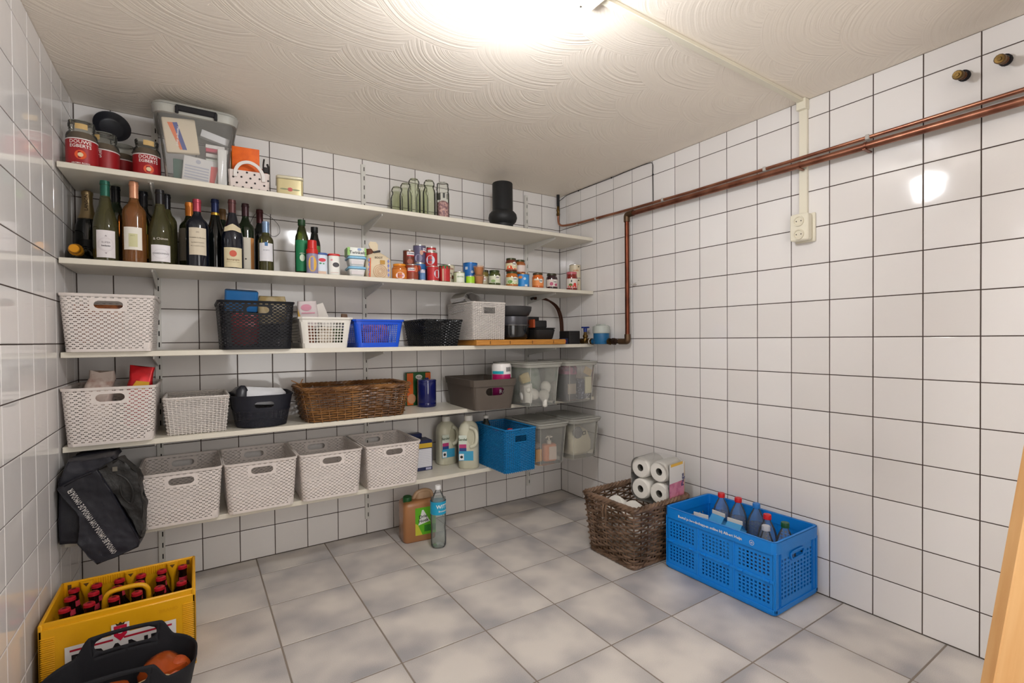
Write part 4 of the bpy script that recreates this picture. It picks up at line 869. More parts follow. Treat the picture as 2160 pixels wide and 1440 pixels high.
# contents of the clear bin
t=thing('paper_pack','cream wound dressing pack with an orange and blue stripe inside the clear bin','pack',(-2.188,-.262,S1+.128),rot=(0,-.12,0))
part('pack_body',rbox(.115,.022,.14,.006,.003),mat('cream_pack','#dfcfb4',.6),t)
part('orange_stripe',([(-.04,-.0118,.12),(-.022,-.0118,.12),(-.001,-.0118,.012),(-.010,-.0118,.012)],[(0,1,2,3)],0),mat('print_e8743a','#e8743a',.5),t)
part('blue_stripe',([(-.022,-.0118,.12),(-.006,-.0118,.122),(.014,-.0118,.012),(-.001,-.0118,.012)],[(0,1,2,3)],0),mat('print_3c4a94','#3c4a94',.5),t)
part('lettering',tf(text('Hansapor steril',.0125,0,0,0,0,.02),T3(-.010,-.0124,.066)@Matrix.Rotation(PI/2+.17,4,'Y')),mat('white_ink','#f2ece6',.5),t)
t=thing('leaflet','printed white leaflet bag with a red corner low inside the clear bin','leaflet',(-2.135,-.245,S1+.014),rot=(0,.09,0))
part('sheet',rbox(.125,.012,.11,.004,.002),mat('white_paper_print','#dcdad8',.5),t)
part('red_corner',([(.035,-.0068,.0),(.052,-.0068,.002),(.060,-.0068,.07),(.066,-.0068,.09),(.036,-.0068,.085)],[(0,1,2,3,4)],0),mat('print_d8504e','#d8504e',.45),t)
part('small_print',[quad(-.055,.018+.012*k,.03,.024+.012*k,-.0066) for k in range(5)]+[disc(-.01,.092,.009,-.0067)],mat('print_b7b8c4','#b7b8c4',.6),t,kind='stuff')
for k,(z,c_) in enumerate(((.095,'#cfd6cc'),(.118,'#d9d4d0'),(.14,'#c33a58'),(.156,'#e0dcd8'))):
    solo('medicine_box',['pale green box in the stack inside the clear bin','white box below the crimson one inside the clear bin','crimson striped box in the stack inside the clear bin','white box on top of the stack inside the clear bin'][k],'box',[rbox(.07,.09,.015,.002,.001)],mat('carton_'+c_[1:],c_,.5),(-2.075,-.2,S1+z+.02))
solo('folded_paper','folded white paper slanting at the top right inside the clear bin','paper',rbox(.105,.03,.03,.002,.001),mat('white_paper','#dedfe0',.5),(-2.078,-.222,S1+.212),rot=(0,.24,0))
solo('medicine_carton','tall white carton at the right side inside the clear bin','carton',[rbox(.032,.05,.15,.002,.001)],mat('white_carton','#e0dfdb',.5),(-2.052,-.262,S1+.016))
solo('green_box','dark green box at the lower left inside the clear bin','box',[rbox(.04,.05,.10,.003,.001)],mat('dark_green_carton','#2c5a4c',.5),(-2.205,-.20,S1+.014))
# gift bag with cards
t=thing('gift_bag','white gift bag with black dots, a handle and an orange booklet inside','bag',(-1.950,-.262,S1),-.08)
f=outline_at(.15,.085,.158,.09,.085,.006)
part('bag_body',[perf_wall(f,.085,0,1,40,4,'none'),box_floor(f,.003)],mat('pale_pink_white_card','#dccfc9',.55),t,ang=30)
dots=[disc(-.06+.033*i+(.016 if j%2 else 0)+random.uniform(-.003,.003),.012+.021*j+random.uniform(-.003,.003),.0042,-.0452-.0004*j,0,10,1.0) for j in range(4) for i in range(5) if abs(-.06+.033*i+(.016 if j%2 else 0))<.074]
part('black_dots',dots,mat('print_241c1c','#241c1c',.5),t,kind='stuff')
def strap(pts,wd,th,n=4):
    P=curve(pts,n); v=[];F=[]
    for i,p in enumerate(P):
        a=P[max(i-1,0)]; b_=P[min(i+1,len(P)-1)]; t_=(b_-a).normalized(); nn=Vector((-t_.z,0,t_.x))
        for s1_,s2_ in ((-1,-1),(1,-1),(1,1),(-1,1)): q=p+nn*s1_*th/2; v.append((q.x,q.y+s2_*wd/2,q.z))
    for i in range(len(P)-1):
        for k in range(4): k2=(k+1)%4; F.append((i*4+k,i*4+k2,(i+1)*4+k2,(i+1)*4+k))
    F+= [(3,2,1,0),tuple(len(v)-4+k for k in range(4))]; return (v,F,0)
part('handle',strap([(-.052,-.049,.055),(-.050,-.049,.085),(-.032,-.049,.112),(0,-.049,.122),(.032,-.049,.108),(.052,-.049,.078),(.055,-.049,.045)],.004,.013),mat('white_handle','#e0dad5',.5),t)
solo('orange_booklet','bright orange booklet standing in the dotted gift bag','booklet',[rbox(.106,.012,.19,.003,.001)],mat('orange_print','#ee6c16',.5,var=(30,'#d95a10',.4,.7)),(-1.962,-.262,S1+.008),rz=-.08,rot=(0,.0,-.08))
solo('ochre_booklet','ochre booklet behind the orange one in the gift bag','booklet',[rbox(.11,.01,.17,.003,.001)],mat('ochre_print','#a87a1c',.5),(-1.963,-.244,S1+.008))
solo('black_charm','black ribbon decoration with orange streaks at the right of the gift bag','decoration',[tube(curve([(0,0,0),(.002,0,.06),(-.004,-.002,.115),(.0,0,.155)],4),.0035,6),tube(curve([(.014,0,0),(.013,0,.06),(.018,0,.11),(.012,0,.135)],4),.0045,6),bx(-.006,-.003,.095,.018,.003,.12)],mat('black_ribbon','#231c1a',.6),(-1.890,-.262,S1+.008))
solo('orange_card','narrow orange card behind the black ribbon in the gift bag','card',[rbox(.026,.006,.115,.001,.0005)],mat('print_f07a30','#f07a30',.5),(-1.888,-.245,S1+.008))
t=thing('tin_box','cream tin box with a hinged lid and a red flower print','tin',(-1.783,-.235,S1),-.12)
ct=mat('cream_enamel_tin','#cfc295',.28,.2)
part('tin_body',rbox(.108,.15,.078,.012,.002,n=4),ct,t)
part('lid',rbox(.114,.156,.014,.014,.004,c=(0,0,.079),n=4),mat('pale_cream_lid','#ddd6bb',.22,.3),t)
part('flower',[disc(.0,.032,.009,-.0756,0,9,1.3)],mat('print_c05a58','#c05a58',.5),t)
for sx in (-1,1): part('leaf_scroll',[tf(disc(0,0,.018,0,0,12,1),T3(sx*.024,-.0757,.032)@Matrix.Scale(.18,4,(0,0,1)))],mat('print_8a8f6c','#8a8f6c',.5),t)
# empty preserving jars
def pjar(label,x,y,h=.196,r=.034):
    t=thing('preserving_jar',label,'jar',(x,y,S1))
    part('glass_body',lathe([(0,0),(r*.9,0),(r,.005),(r,h*.66),(r*.93,h*.72),(r*.74,h*.79),(r*.74,h*.85),(r*.70,h*.85),(r*.70,h*.8),(r*.88,h*.71),(r*.93,h*.64),(r*.93,.01),(0,.008)],24),glassy('pale_green_glass','#fafcf4',.05,.03,1.22,'#dfe3d2'),t)
    part('glass_lid',lathe([(0,h*.86),(r*.8,h*.86),(r*.84,h*.88),(r*.84,h*.93),(r*.6,h),(0,h)],24),glassy('pale_green_glass','#fafcf4',.05,.03,1.22,'#dfe3d2'),t)
    part('wire_clasp',[tube([(r*.86,0,h*.9),(r*1.1,0,h*.8),(r*.9,0,h*.72)],.0013,5),tube([(-r*.86,0,h*.9),(-r*1.1,0,h*.8),(-r*.9,0,h*.72)],.0013,5)],mat('steel_wire','#9a968c',.3,1),t,kind='stuff')
for l_,x,y in (('empty clear preserving jar, furthest back and left of the empty jars',-1.215,-.085),('empty clear preserving jar, second of the back-left empty jars',-1.195,-.17),('empty clear preserving jar, frontmost left of the empty jars',-1.185,-.262),('empty clear preserving jar beside the jar with the label, front row',-1.108,-.283),('empty clear preserving jar in the back row behind the labelled jar',-1.105,-.18)): pjar(l_,x,y)
t=thing('glass_jar','tall glass jar with a glass lid, a dark label and pink-purple contents','jar',(-1.033,-.290,S1),-.1)
r=.035; part('glass_body',lathe([(0,0),(r*.9,0),(r,.004),(r,.135),(r*.9,.148),(r*.86,.15)],28),JG,t)
part('glass_lid',lathe([(r*.86,.15),(r*.95,.153),(r*.96,.166),(r*.9,.17),(r*.9,.187),(r*.7,.194),(0,.195)],28),JG,t)
part('contents',jitter(lathe([(0,.005),(r*.9,.005),(r*.9,.085),(r*.5,.095),(0,.092)],18),.002,4,60),mat('pink_purple_sweets','#8a5a66',.5,var=(90,'#d9a9a0',.45,.6)),t)
part('label',[patch(r+.0006,.095,.132,-80,-38),patch(r+.0006,.105,.132,-18,0),patch(r+.0006,.1,.13,18,28)],mat('dark_grey_label','#3c3c36',.5),t,kind='stuff')
t=thing('rubber_coupling','black rubber pipe coupling with a bulging lower ring on the topmost shelf','coupling',(-.612,-.225,S1))
part('sleeve',lathe([(.0,.0),(.061,.0),(.062,.034),(.066,.038),(.080,.052),(.086,.072),(.082,.094),(.070,.108),(.063,.113),(.0615,.116),(.061,.276),(.058,.28),(.054,.279),(.053,.2),(0,.2)],40),mat('black_rubber','#1b1c1e',.55,bump=(160,.25,.001)),t)
# ================================================================ shelf three, right half
WD=bpy.data.materials.new('bamboo_wood'); WD.use_nodes=True; nt=WD.node_tree; b=nt.nodes['Principled BSDF']; N=nt.nodes.new; L=nt.links.new
tc=N('ShaderNodeTexCoord'); mp=N('ShaderNodeMapping'); mp.inputs['Scale'].default_value=(2,30,30); no=N('ShaderNodeTexNoise'); no.inputs['Scale'].default_value=5; no.inputs['Detail'].default_value=4
rp=N('ShaderNodeValToRGB'); rp.color_ramp.elements[0].position=.35; rp.color_ramp.elements[0].color=hx('#c68a3a'); rp.color_ramp.elements[1].position=.7; rp.color_ramp.elements[1].color=hx('#a76a24')
L(tc.outputs['Object'],mp.inputs[0]); L(mp.outputs[0],no.inputs['Vector']); L(no.outputs['Fac'],rp.inputs[0]); L(rp.outputs[0],b.inputs['Base Color']); b.inputs['Roughness'].default_value=.45
t=thing('chopping_board','thick bamboo chopping board under the white box basket and the pans','board',(-.574,-.225,S3+.0003))
part('board',rbox(.622,.32,.031,.006,.003),WD,t)
part('dark_node',[bx(x-.003,-.1606,.006,x+.003,-.1595,.024,b=.0004) for x in (-.225,-.095,.06,.215)],mat('dark_bamboo_node','#6d4518',.6),t,kind='stuff')
ZB=S3+.0316
BK=mat('black_enamel','#121213',.18,coat=.4); GK=mat('dark_grey_nonstick','#3c3b3c',.45,.2); SV=mat('brushed_rim','#a9a8a6',.25,1)
solo('casserole','black enamel casserole at the bottom of the pan stack','pan',[lathe([(0,0),(.09,0),(.106,.012),(.113,.05),(.114,.082),(.110,.082),(.109,.05),(.102,.016),(0,.01)],40)],BK,(-.562,-.222,ZB))
t=thing('saucepan','dark saucepan with a bright steel rim, middle of the pan stack','pan',(-.562,-.222,ZB+.0823))
part('pan_body',lathe([(0,0),(.105,0),(.109,.006),(.109,.054),(.105,.054),(.104,.008),(0,.006)],40),mat('dark_grey_metal','#55555a',.3,.6),t)
part('steel_rim',lathe([(.1055,0),(.120,.001),(.121,.004),(.109,.006)],40),SV,t)
solo('baking_dish','dark grey round baking dish on top of the pan stack','dish',[lathe([(0,0),(.095,0),(.112,.008),(.127,.036),(.130,.060),(.126,.060),(.122,.037),(.108,.012),(0,.008)],40)],GK,(-.562,-.222,ZB+.1368))
t=thing('roasting_tin','dark grey rectangular roasting tin at the right end of the wooden board','tin',(-.345,-.19,ZB),0)
part('tin_body',[rbox(.135,.20,.065,.03,.006,top=(.155,.22),n=5)],mat('charcoal_tin','#2b2b2c',.5,.2),t)
part('folded_rim',[rbox(.162,.226,.006,.032,.002,c=(0,0,.0655),n=5)],mat('charcoal_tin','#2b2b2c',.5,.2),t)
solo('baking_tray','black baking tray standing upright behind the roasting tin','tray',[rbox(.20,.012,.15,.008,.002,n=3)],mat('black_tray','#1f1f21',.45),(-.325,-.052,S3+.0318))
solo('black_tin','low black tin stacked on the roasting tin','tin',[rbox(.105,.16,.045,.015,.004,n=4)],mat('black_tin','#141416',.4),(-.368,-.19,ZB+.072))
solo('orange_booklet','narrow orange-red packet edge beside the pans','packet',[rbox(.012,.05,.05,.002,.001)],mat('orange_red_print','#a84a26',.5),(-.4285,-.26,ZB+.0722))
t=thing('black_box','matt black square box at the right end of the third shelf','box',(-.157,-.292,S3))
part('box_body',rbox(.088,.1,.083,.003,.002),mat('matt_black_card','#1d1a1b',.6),t)
part('lid_seam',bx(-.0445,-.0506,.060,.0445,-.0495,.0612,b=.0003),mat('seam_black','#0c0b0b',.8),t)
t=thing('matchbox','small navy box with a pink dot between the wooden board and the black box','box',(-.234,-.325,S3))
part('box_body',rbox(.044,.04,.036,.002,.001),mat('navy_card','#1c2444',.5),t)
part('pink_dot',disc(-.002,.018,.008,-.0208,0,14,.7),mat('print_e0305a','#e0305a',.4),t)
# things sticking out of the shelf three baskets
def pouch(w_,d_,h_,seed,sq=.25,amp=.006,n=7):
    R=[]
    for k in range(n+1):
        f_=k/n; s_=1-.12*(1-math.sin(PI*f_)); dd=d_*(1 if f_<.6 else 1-(f_-.6)/.4*(1-sq)); R.append([(x,y,h_*f_) for x,y in rr(w_*s_,dd,min(dd*.45,.02),4)])
    return jitter(loft(R,0,(True,True)),amp,seed,22)
solo('blue_folder','glossy blue folded packet on top of the charcoal basket','packet',[rbox(.132,.05,.095,.012,.004,n=4)],mat('glossy_blue_film','#2f74b4',.25),(-1.983,-.165,S3+.172),rot=(.25,.03,0))
solo('beige_pouch','beige clear-wrapped pack at the right of the charcoal basket','packet',[pouch(.125,.08,.125,4)],mat('beige_wrapped_food','#c6b591',.3,var=(25,'#a8905e',.4,.6)),(-1.855,-.165,S3+.118),rot=(.1,.0,0))
solo('red_packet','red packet inside the charcoal basket','packet',[pouch(.11,.05,.14,6)],mat('red_film','#c02a34',.3),(-1.975,-.262,S3+.02))
solo('brown_packet','brown packet behind the grip hole of the left basket, third shelf','packet',[rbox(.15,.05,.15,.01,.004)],mat('orange_brown_pack','#9a5420',.4,var=(30,'#5a2c12',.4,.6)),(-2.47,-.22,S3+.03))
t=thing('tea_pack','white and pink printed pack standing in the white grid basket','packet',(-1.702,-.19,S3+.10),rot=(.08,-.05,.0))
part('pack_body',pouch(.095,.035,.125,9,.8,.003),mat('white_pink_pack','#dcd0cf',.4),t)
part('pink_print',[disc(-.008,.095,.016,-.0195,0,16,1.5),quad(-.03,.066,.03,.072,-.0195)],mat('print_d893a6','#d893a6',.5),t,kind='stuff')
part('yellow_edge',([(-.046,-.0195,.04),(-.026,-.0195,.02),(-.046,-.0195,.09)],[(0,1,2)],0),mat('print_c79a3a','#c79a3a',.5),t)
solo('white_carton','small white carton leaning in the white grid basket','carton',[rbox(.045,.03,.12,.002,.001)],mat('small_white_carton','#dcd6cf',.5),(-1.615,-.185,S3+.1),rot=(0,-.35,0))
for k,(x,y,c_,w_,h_,l_) in enumerate(((-1.72,-.27,'#8a5a44',.07,.09,'brown packet low in the white grid basket'),(-1.64,-.27,'#c9b9a4',.075,.085,'pale packet low in the white grid basket'),(-1.58,-.25,'#5b6b4a',.05,.08,'green packet low in the white grid basket'))):
    solo('food_packet',l_,'packet',[pouch(w_,.04,h_,20+k)],mat('film_'+c_[1:],c_,.35),(x,y,S3+.013))
solo('pink_packet','orange-pink packet inside the blue slit basket','packet',[pouch(.14,.05,.10,31)],mat('orange_pink_film','#c9745e',.35,var=(40,'#8a3a30',.45,.6)),(-1.40,-.26,S3+.013))
solo('dark_packet','dark blue packet beside the pink one in the blue basket','packet',[pouch(.07,.12,.09,33)],mat('film_2b3560','#2b3560',.35),(-1.40,-.16,S3+.013))
solo('brown_twist','small brown twisted paper end at the left of the blue basket','packet',[pouch(.035,.02,.05,34,.4,.004)],mat('film_6b4c34','#6b4c34',.5),(-1.515,-.12,S3+.121))
solo('plastic_bag','clear crinkled plastic film spilling out of the white box basket','bag',[jitter(strap([(-.10,0,-.055),(-.085,0,-.012),(-.10,0,.022),(-.07,0,.052),(-.02,0,.045),(.04,0,.018),(.075,0,-.02)],.16,.0015,5),.012,12,12)],glassy('crinkled_film','#f4f2ee',.35,.12,1.4,'#cfcac2'),(-.80,-.19,ZB+.215))
# ---------------------------------------------------------------- shelf four contents
solo('crisp_bag','shiny red crisp bag sticking out of the left basket, fourth shelf','bag',[pouch(.088,.05,.235,41,.25,.009,9)],mat('shiny_red_foil','#c4121c',.22,.35,var=(14,'#8a0d14',.5,.7)),(-2.362,-.235,S4+.045),rot=(0,.1,0))
part('yellow_print',([(-.028,-.0275,.145),(.03,-.0275,.145),(.03,-.0275,.175),(-.012,-.0275,.178)],[(0,1,2,3)],0),mat('print_e2a92a','#e2a92a',.4),bpy.data.objects['crisp_bag'])
solo('paper_sack','crumpled pale pink paper bag at the left of the same basket as the crisps','bag',[pouch(.085,.06,.235,44,.3,.014,9)],mat('pale_crumpled_paper','#cdbcb2',.5,var=(30,'#a8887a',.5,.7)),(-2.492,-.20,S4+.03),rot=(0,.1,0))
t=thing('magazine_bag','white and black printed pouch lying in the dark oval basket','bag',(-1.915,-.19,S4+.085),rot=(-.12,.10,.05))
part('pouch_body',jitter(rbox(.185,.20,.075,.03,.02,n=5),.006,3,18),mat('white_printed_pouch','#d2d3d6',.4),t)
part('black_end',jitter(rbox(.05,.202,.077,.02,.018,c=(-.085,0,.001),n=4),.006,3,18),mat('black_printed_end','#20222a',.35),t)
part('bird_print',[disc(0,0,.02,0,0,10,1.8)],mat('print_5a3c30','#5a3c30',.5),t).matrix_local=T3(-.005,-.02,.079,rx=-PI/2)
t=thing('canister','navy blue glossy lidded canister on the fourth shelf','canister',(-1.067,-.125,S4))
nv=mat('glossy_navy_enamel','#151c5c',.15,coat=.4)
part('canister_body',lathe([(0,0),(.050,0),(.0525,.004),(.0525,.022),(.0515,.024),(.0525,.026),(.0525,.138),(.0515,.14),(0,.14)],40),nv,t)
part('lid',lathe([(.0515,.14),(.0535,.141),(.0535,.148),(.050,.153),(.03,.155),(.012,.157),(.010,.162),(0,.163)],40),nv,t)
t=thing('food_box','green and orange food packet with a white oval, behind the navy canister','packet',(-1.085,-.037,S4),0)
part('packet_body',rbox(.15,.036,.19,.008,.004,n=3),mat('dark_green_pack','#1f5a2c',.35),t)
part('orange_panels',[quad(-.072,.004,-.035,.186,-.0186),quad(.040,.004,.072,.186,-.0186)],mat('print_d2601c','#d2601c',.4),t,kind='stuff')
part('white_oval',disc(.0,.163,.013,-.0190,0,18,1.6),mat('print_e4e2da','#e4e2da',.5),t)
part('lettering',tf(text('Royal',.012,0,0,0,.163,.01),T3(y=-.0195)),mat('ink_30323a','#30323a',.5),t)
part('food_picture',disc(-.045,.04,.028,-.0188,0,14,.9),mat('print_c9926a','#c9926a',.5),t)
t=thing('kitchen_roll','wrapped paper roll pack, white with magenta and teal print, in the grey box','paper roll',(-.722,-.375,S4+.012),-.35)
part('roll_body',lathe([(0,0),(.045,0),(.054,.006),(.055,.215),(.048,.227),(.02,.230),(.012,.226),(0,.225)],36),mat('white_wrapped_roll','#e2dfdc',.3),t)
part('magenta_band',patch(.0557,.10,.17,-80,52,20),mat('print_b5125e','#b5125e',.35),t)
part('magenta_band',patch(.0557,.02,.10,-80,20,20),mat('print_7a1450','#7a1450',.35),t)
part('teal_band',patch(.0562,.172,.188,-75,0,14),mat('print_1fa3b4','#1fa3b4',.35),t)
part('teal_band',patch(.0562,.045,.098,20,45,6),mat('print_1fa3b4','#1fa3b4',.35),t)
part('barcode',[wrap(quad(-.016+.0042*i,0,-.0138+.0042*i,.024,-.0012),.0557,.185,32) for i in range(8)],mat('print_33302f','#33302f',.5),t,kind='stuff')
part('white_bottles_print',[wrap(rbox(.009,.0004,.022,.002,.0001,c=(x,-.0008,0),n=2),.0557,.115,0) for x in (-.045,-.03,-.012)],mat('print_e8e6ea','#e8e6ea',.5),t,kind='stuff')
part('lettering',wrap(text('RC',.03,0,-.001,0,0,.02),.0557,.075,-5),mat('print_e8e6ea','#e8e6ea',.5),t)
# bin contents
def bulb(label,x,y,z,rot,s=1):
    t=thing('light_bulb',label,'bulb',(x,y,z),rot=rot)
    part('globe',lathe([(0,-.045*s),(.015*s,-.043*s),(.027*s,-.03*s),(.031*s,-.012*s),(.027*s,.008*s),(.016*s,.03*s),(.0135*s,.045*s)],20),mat('opal_bulb_glass','#dedcd6',.25),t)
    part('screw_base',lathe([(.0135*s,.045*s),(.0135*s,.068*s),(.006*s,.074*s),(0,.075*s)],16),mat('white_bulb_base','#d6d4cc',.4),t)
bulb('round white light bulb lying lowest in the bulb bin, nearest its front',-.500,-.475,S4+.048,(PI/2+.9,.5,0))
bulb('pear-shaped white light bulb lying left of the lowest one in the bulb bin',-.548,-.43,S4+.062,(.5,-1.1,0),1.1)
bulb('cream light bulb at the right side of the bulb bin',-.455,-.43,S4+.085,(PI,0,.2),1.0)
solo('white_packets','white crumpled small pouch at the left of the bulb bin','packet',[pouch(.08,.05,.10,51,.3,.012)],mat('crumpled_white_film','#d4d2cc',.35),(-.60,-.44,S4+.02))
solo('gold_packet','shiny pale gold pouch in the middle of the bulb bin','packet',[pouch(.07,.03,.05,52,.5,.008)],mat('pale_gold_film','#c2b27c',.25,.3),(-.575,-.40,S4+.13),rot=(0,-.3,0))
solo('green_bag','large grey-green plastic bag filling the back of the bulb bin','bag',[pouch(.19,.17,.20,53,.6,.014)],mat('grey_green_film','#8a9a8c',.4,var=(14,'#4f7058',.5,.7)),(-.53,-.28,S4+.014))
solo('dark_box','dark grey box standing at the left front of the card bin','box',[rbox(.075,.10,.15,.004,.002)],mat('charcoal_card','#2c2c38',.5),(-.292,-.42,S4+.012))
part('beige_front',quad(-.03,.035,.034,.095,-.0505),mat('print_9a8d80','#9a8d80',.5),bpy.data.objects['dark_box'])
solo('navy_box','navy patterned box standing in the middle of the card bin','box',[rbox(.05,.08,.12,.003,.002)],mat('navy_pattern_card','#2a3050',.5,var=(80,'#8a90a8',.55,.62)),(-.222,-.44,S4+.012))
solo('cream_card','square cream card at the right of the card bin','card',[rbox(.052,.02,.10,.002,.001)],mat('cream_card_paper','#d8d2b4',.5),(-.172,-.475,S4+.045))
solo('grey_patterned_box','small grey patterned box below the cream card','box',[rbox(.055,.06,.03,.002,.001)],mat('grey_pattern_card','#4a4a58',.5,var=(120,'#a9a8b0',.5,.56)),(-.175,-.44,S4+.012))
solo('tag_card','tilted kraft card with a grey print, upper right of the card bin','card',[rbox(.06,.005,.042,.001,.0005)],mat('kraft_card','#c0a884',.5),(-.195,-.495,S4+.16),rot=(0,.45,0))
solo('purple_bag','pink-purple gift wrap bag at the top left of the card bin','bag',[pouch(.10,.10,.065,57,.6,.008)],mat('pink_purple_film','#8a4468',.35,var=(30,'#5a3a58',.5,.6)),(-.285,-.42,S4+.163))
solo('pink_bag','pink paper bag at the top right back of the card bin','bag',[pouch(.09,.12,.19,58,.6,.01)],mat('dusty_pink_paper','#b0787e',.45),(-.19,-.30,S4+.014))
# soap bottle bin
t=thing('soap_bottle','salmon orange pump soap bottle in the bin beside the blue woven basket','bottle',(-.455,-.458,S5+.013),-.2)
part('bottle_body',rbox(.082,.05,.098,.018,.006,n=5),mat('salmon_plastic','#d98a64',.35),t)
part('label',[rbox(.048,.0008,.075,.012,.0002,c=(.012,-.0255,.010),n=4)],mat('print_e2cfc4','#e2cfc4',.4),t)
part('pump',[lathe([(0,.098),(.013,.098),(.013,.116),(.008,.118),(.005,.12),(.005,.138),(0,.138)],14),bx(-.009,-.03,.138,.009,.012,.146,b=.002),tube([(0,-.012,.142),(-.022,-.018,.142),(-.03,-.019,.136)],.0035,6)],mat('cream_pump','#d9cfc2',.4),t)
solo('yellow_pack','yellow pack beside the salmon soap bottle','pack',[rbox(.045,.06,.07,.004,.002)],mat('yellow_pack','#d99c3c',.4),(-.522,-.42,S5+.013))
solo('net_sponge','grey mesh sponge lying on the yellow pack','sponge',[jitter(lathe([(0,0),(.018,.003),(.024,.016),(.02,.03),(0,.036)],14),.006,5,60)],mat('grey_mesh','#9a8c84',.8),(-.522,-.42,S5+.0838))
solo('cream_cloth','bundle of cream cloths filling the corner bin on the lowest shelf','cloth',[jitter(loft([[(x,y,z) for x,y in rr(a,b_,.05,5)] for a,b_,z in ((.15,.20,0),(.17,.24,.03),(.175,.25,.09),(.15,.23,.14),(.09,.14,.165))],0,(True,True)),.016,5,14)],mat('cream_fabric','#d5cdb6',.8,bump=(70,.5,.003)),(-.218,-.36,S5+.014),ang=60)
solo('grey_pouch','grey round fabric pouch on top of the cream cloths','pouch',[jitter(tf(lathe([(0,0),(.03,.002),(.036,.012),(.03,.024),(0,.026)],24),T3(rx=PI/2)),.003,7,30)],mat('grey_fabric','#7c7a7c',.8),(-.262,-.475,S5+.158))
solo('buckle','dark square buckle between the grey pouch and the cream cloths','buckle',[tube([(-.011,0,-.009),(.011,0,-.006),(.010,0,.011),(-.012,0,.008)],.003,5,0,True)],mat('dark_plastic','#3a342e',.5),(-.215,-.492,S5+.15))
# ---------------------------------------------------------------- lowest shelf
t=thing('tablet_box','navy and yellow detergent box with a white printed back, lowest shelf','box',(-1.118,-.150,S5),-.03)
part('box_body',rbox(.098,.10,.165,.003,.002),mat('navy_card2','#1d2750',.45),t)
part('yellow_band',[quad(-.048,.125,.048,.150,-.0506)],mat('print_c9a52a','#c9a52a',.45),t)
o=part('white_panel',[quad(-.045,.02,.045,.12,-.0508)],mat('print_d8d8de','#d8d8de',.45),t)
part('small_print',[quad(-.042,.026+.0095*k,.042,.0268+.0095*k,-.0512) for k in range(10)],mat('print_9a9aaa','#9a9aaa',.5),o,kind='stuff')
part('barcode',[quad(.010,.004,.042,.016,-.051)],mat('print_aaaac4','#aaaac4',.5),t)
solo('dark_blue_box','dark blue box standing behind the detergent box','box',[rbox(.085,.05,.185,.003,.002)],mat('dark_blue_card','#202a58',.45),(-1.128,-.068,S5))
HD=mat('milky_plastic','#cdcbb6',.35)
HD.node_tree.nodes['Principled BSDF'].inputs['Subsurface Weight'].default_value=.0
def jug(label,x,y,h,r,rz,labside):
    t=thing('bleach_bottle',label,'bottle',(x,y,S5),rz)
    P=[(0,.0),(.9,.0),(1,.012),(1,.60),(.99,.68),(.93,.76),(.78,.83),(.52,.875),(.36,.90),(.33,.92)]
    rings=[[(x_*a,y_*a*.86,z_*h) for x_,y_ in rr(2*r,2*r,r*.72,6)] for a,z_ in P]
    part('bottle_body',loft(rings,0,(True,True)),HD,t,ang=60)
    part('screw_cap',lathe([(.024,.90*h),(.0245,.97*h),(.021,h),(0,h)],24),mat('white_cap','#dfddd6',.4),t)
    hs=1 if labside<0 else -1
    part('handle_loop',tube(curve([(.010,-r*.90,h*.80),(.040,-r*.92,h*.74),(.048,-r*.93,h*.6),(.040,-r*.92,h*.47),(.012,-r*.90,h*.42)],5),.011,10),HD,t)
    part('grip_shade_disc',[tf(disc(0,0,.022,0,0,20,.8),T3(.012,-r*.865,h*.61)@Matrix.Scale(1.9,4,(0,0,1)))],mat('milky_plastic_shade','#b9b7a0',.4),t)  # flat disc, shade of the grip put into a darker plastic tone
    o=part('label',[quad(-.052,h*.16,-.008,h*.64,-r*.868),],mat('print_cfd8cc','#cfd8cc',.4),t)
    part('blue_panel',[quad(-.052,h*.16,.028,h*.34,-r*.872)],mat('print_3c9ac0','#3c9ac0',.4),o)
    part('magenta_print',[quad(-.05,h*.40,-.010,h*.47,-r*.874)],mat('print_b23a70','#b23a70',.4),o)
    part('navy_print',[quad(-.05,h*.34,-.010,h*.40,-r*.874)],mat('print_2a4480','#2a4480',.4),o)
    part('white_square',[quad(-.05,h*.17,-.024,h*.29,-r*.876)],mat('print_e4e4e4','#e4e4e4',.4),o)
    part('black_drop',[disc(-.037,h*.23,.008,-r*.879,0,14,1)],mat('print_242424','#242424',.4),o)
    part('lettering',tf(text('Sandel',.019,0,0,-.030,h*.56,.02),T3(y=-r*.879)),mat('print_2a4424','#2a4424',.4),o)
    return t
jug('milky white bleach bottle standing further back on the lowest shelf',-.945,-.115,.272,.057,.05,1)
jug('milky white bleach bottle with a moulded grip, right beside the blue woven basket',-.878,-.268,.292,.0565,-.55,-1)
solo('grey_sponge','dark grey strip standing between the two bleach bottles','sponge',[rbox(.014,.06,.12,.003,.002)],mat('dark_grey_strip','#4a4840',.6),(-.872,-.165,S5+.06)).location=(-.872,-.17,S5)
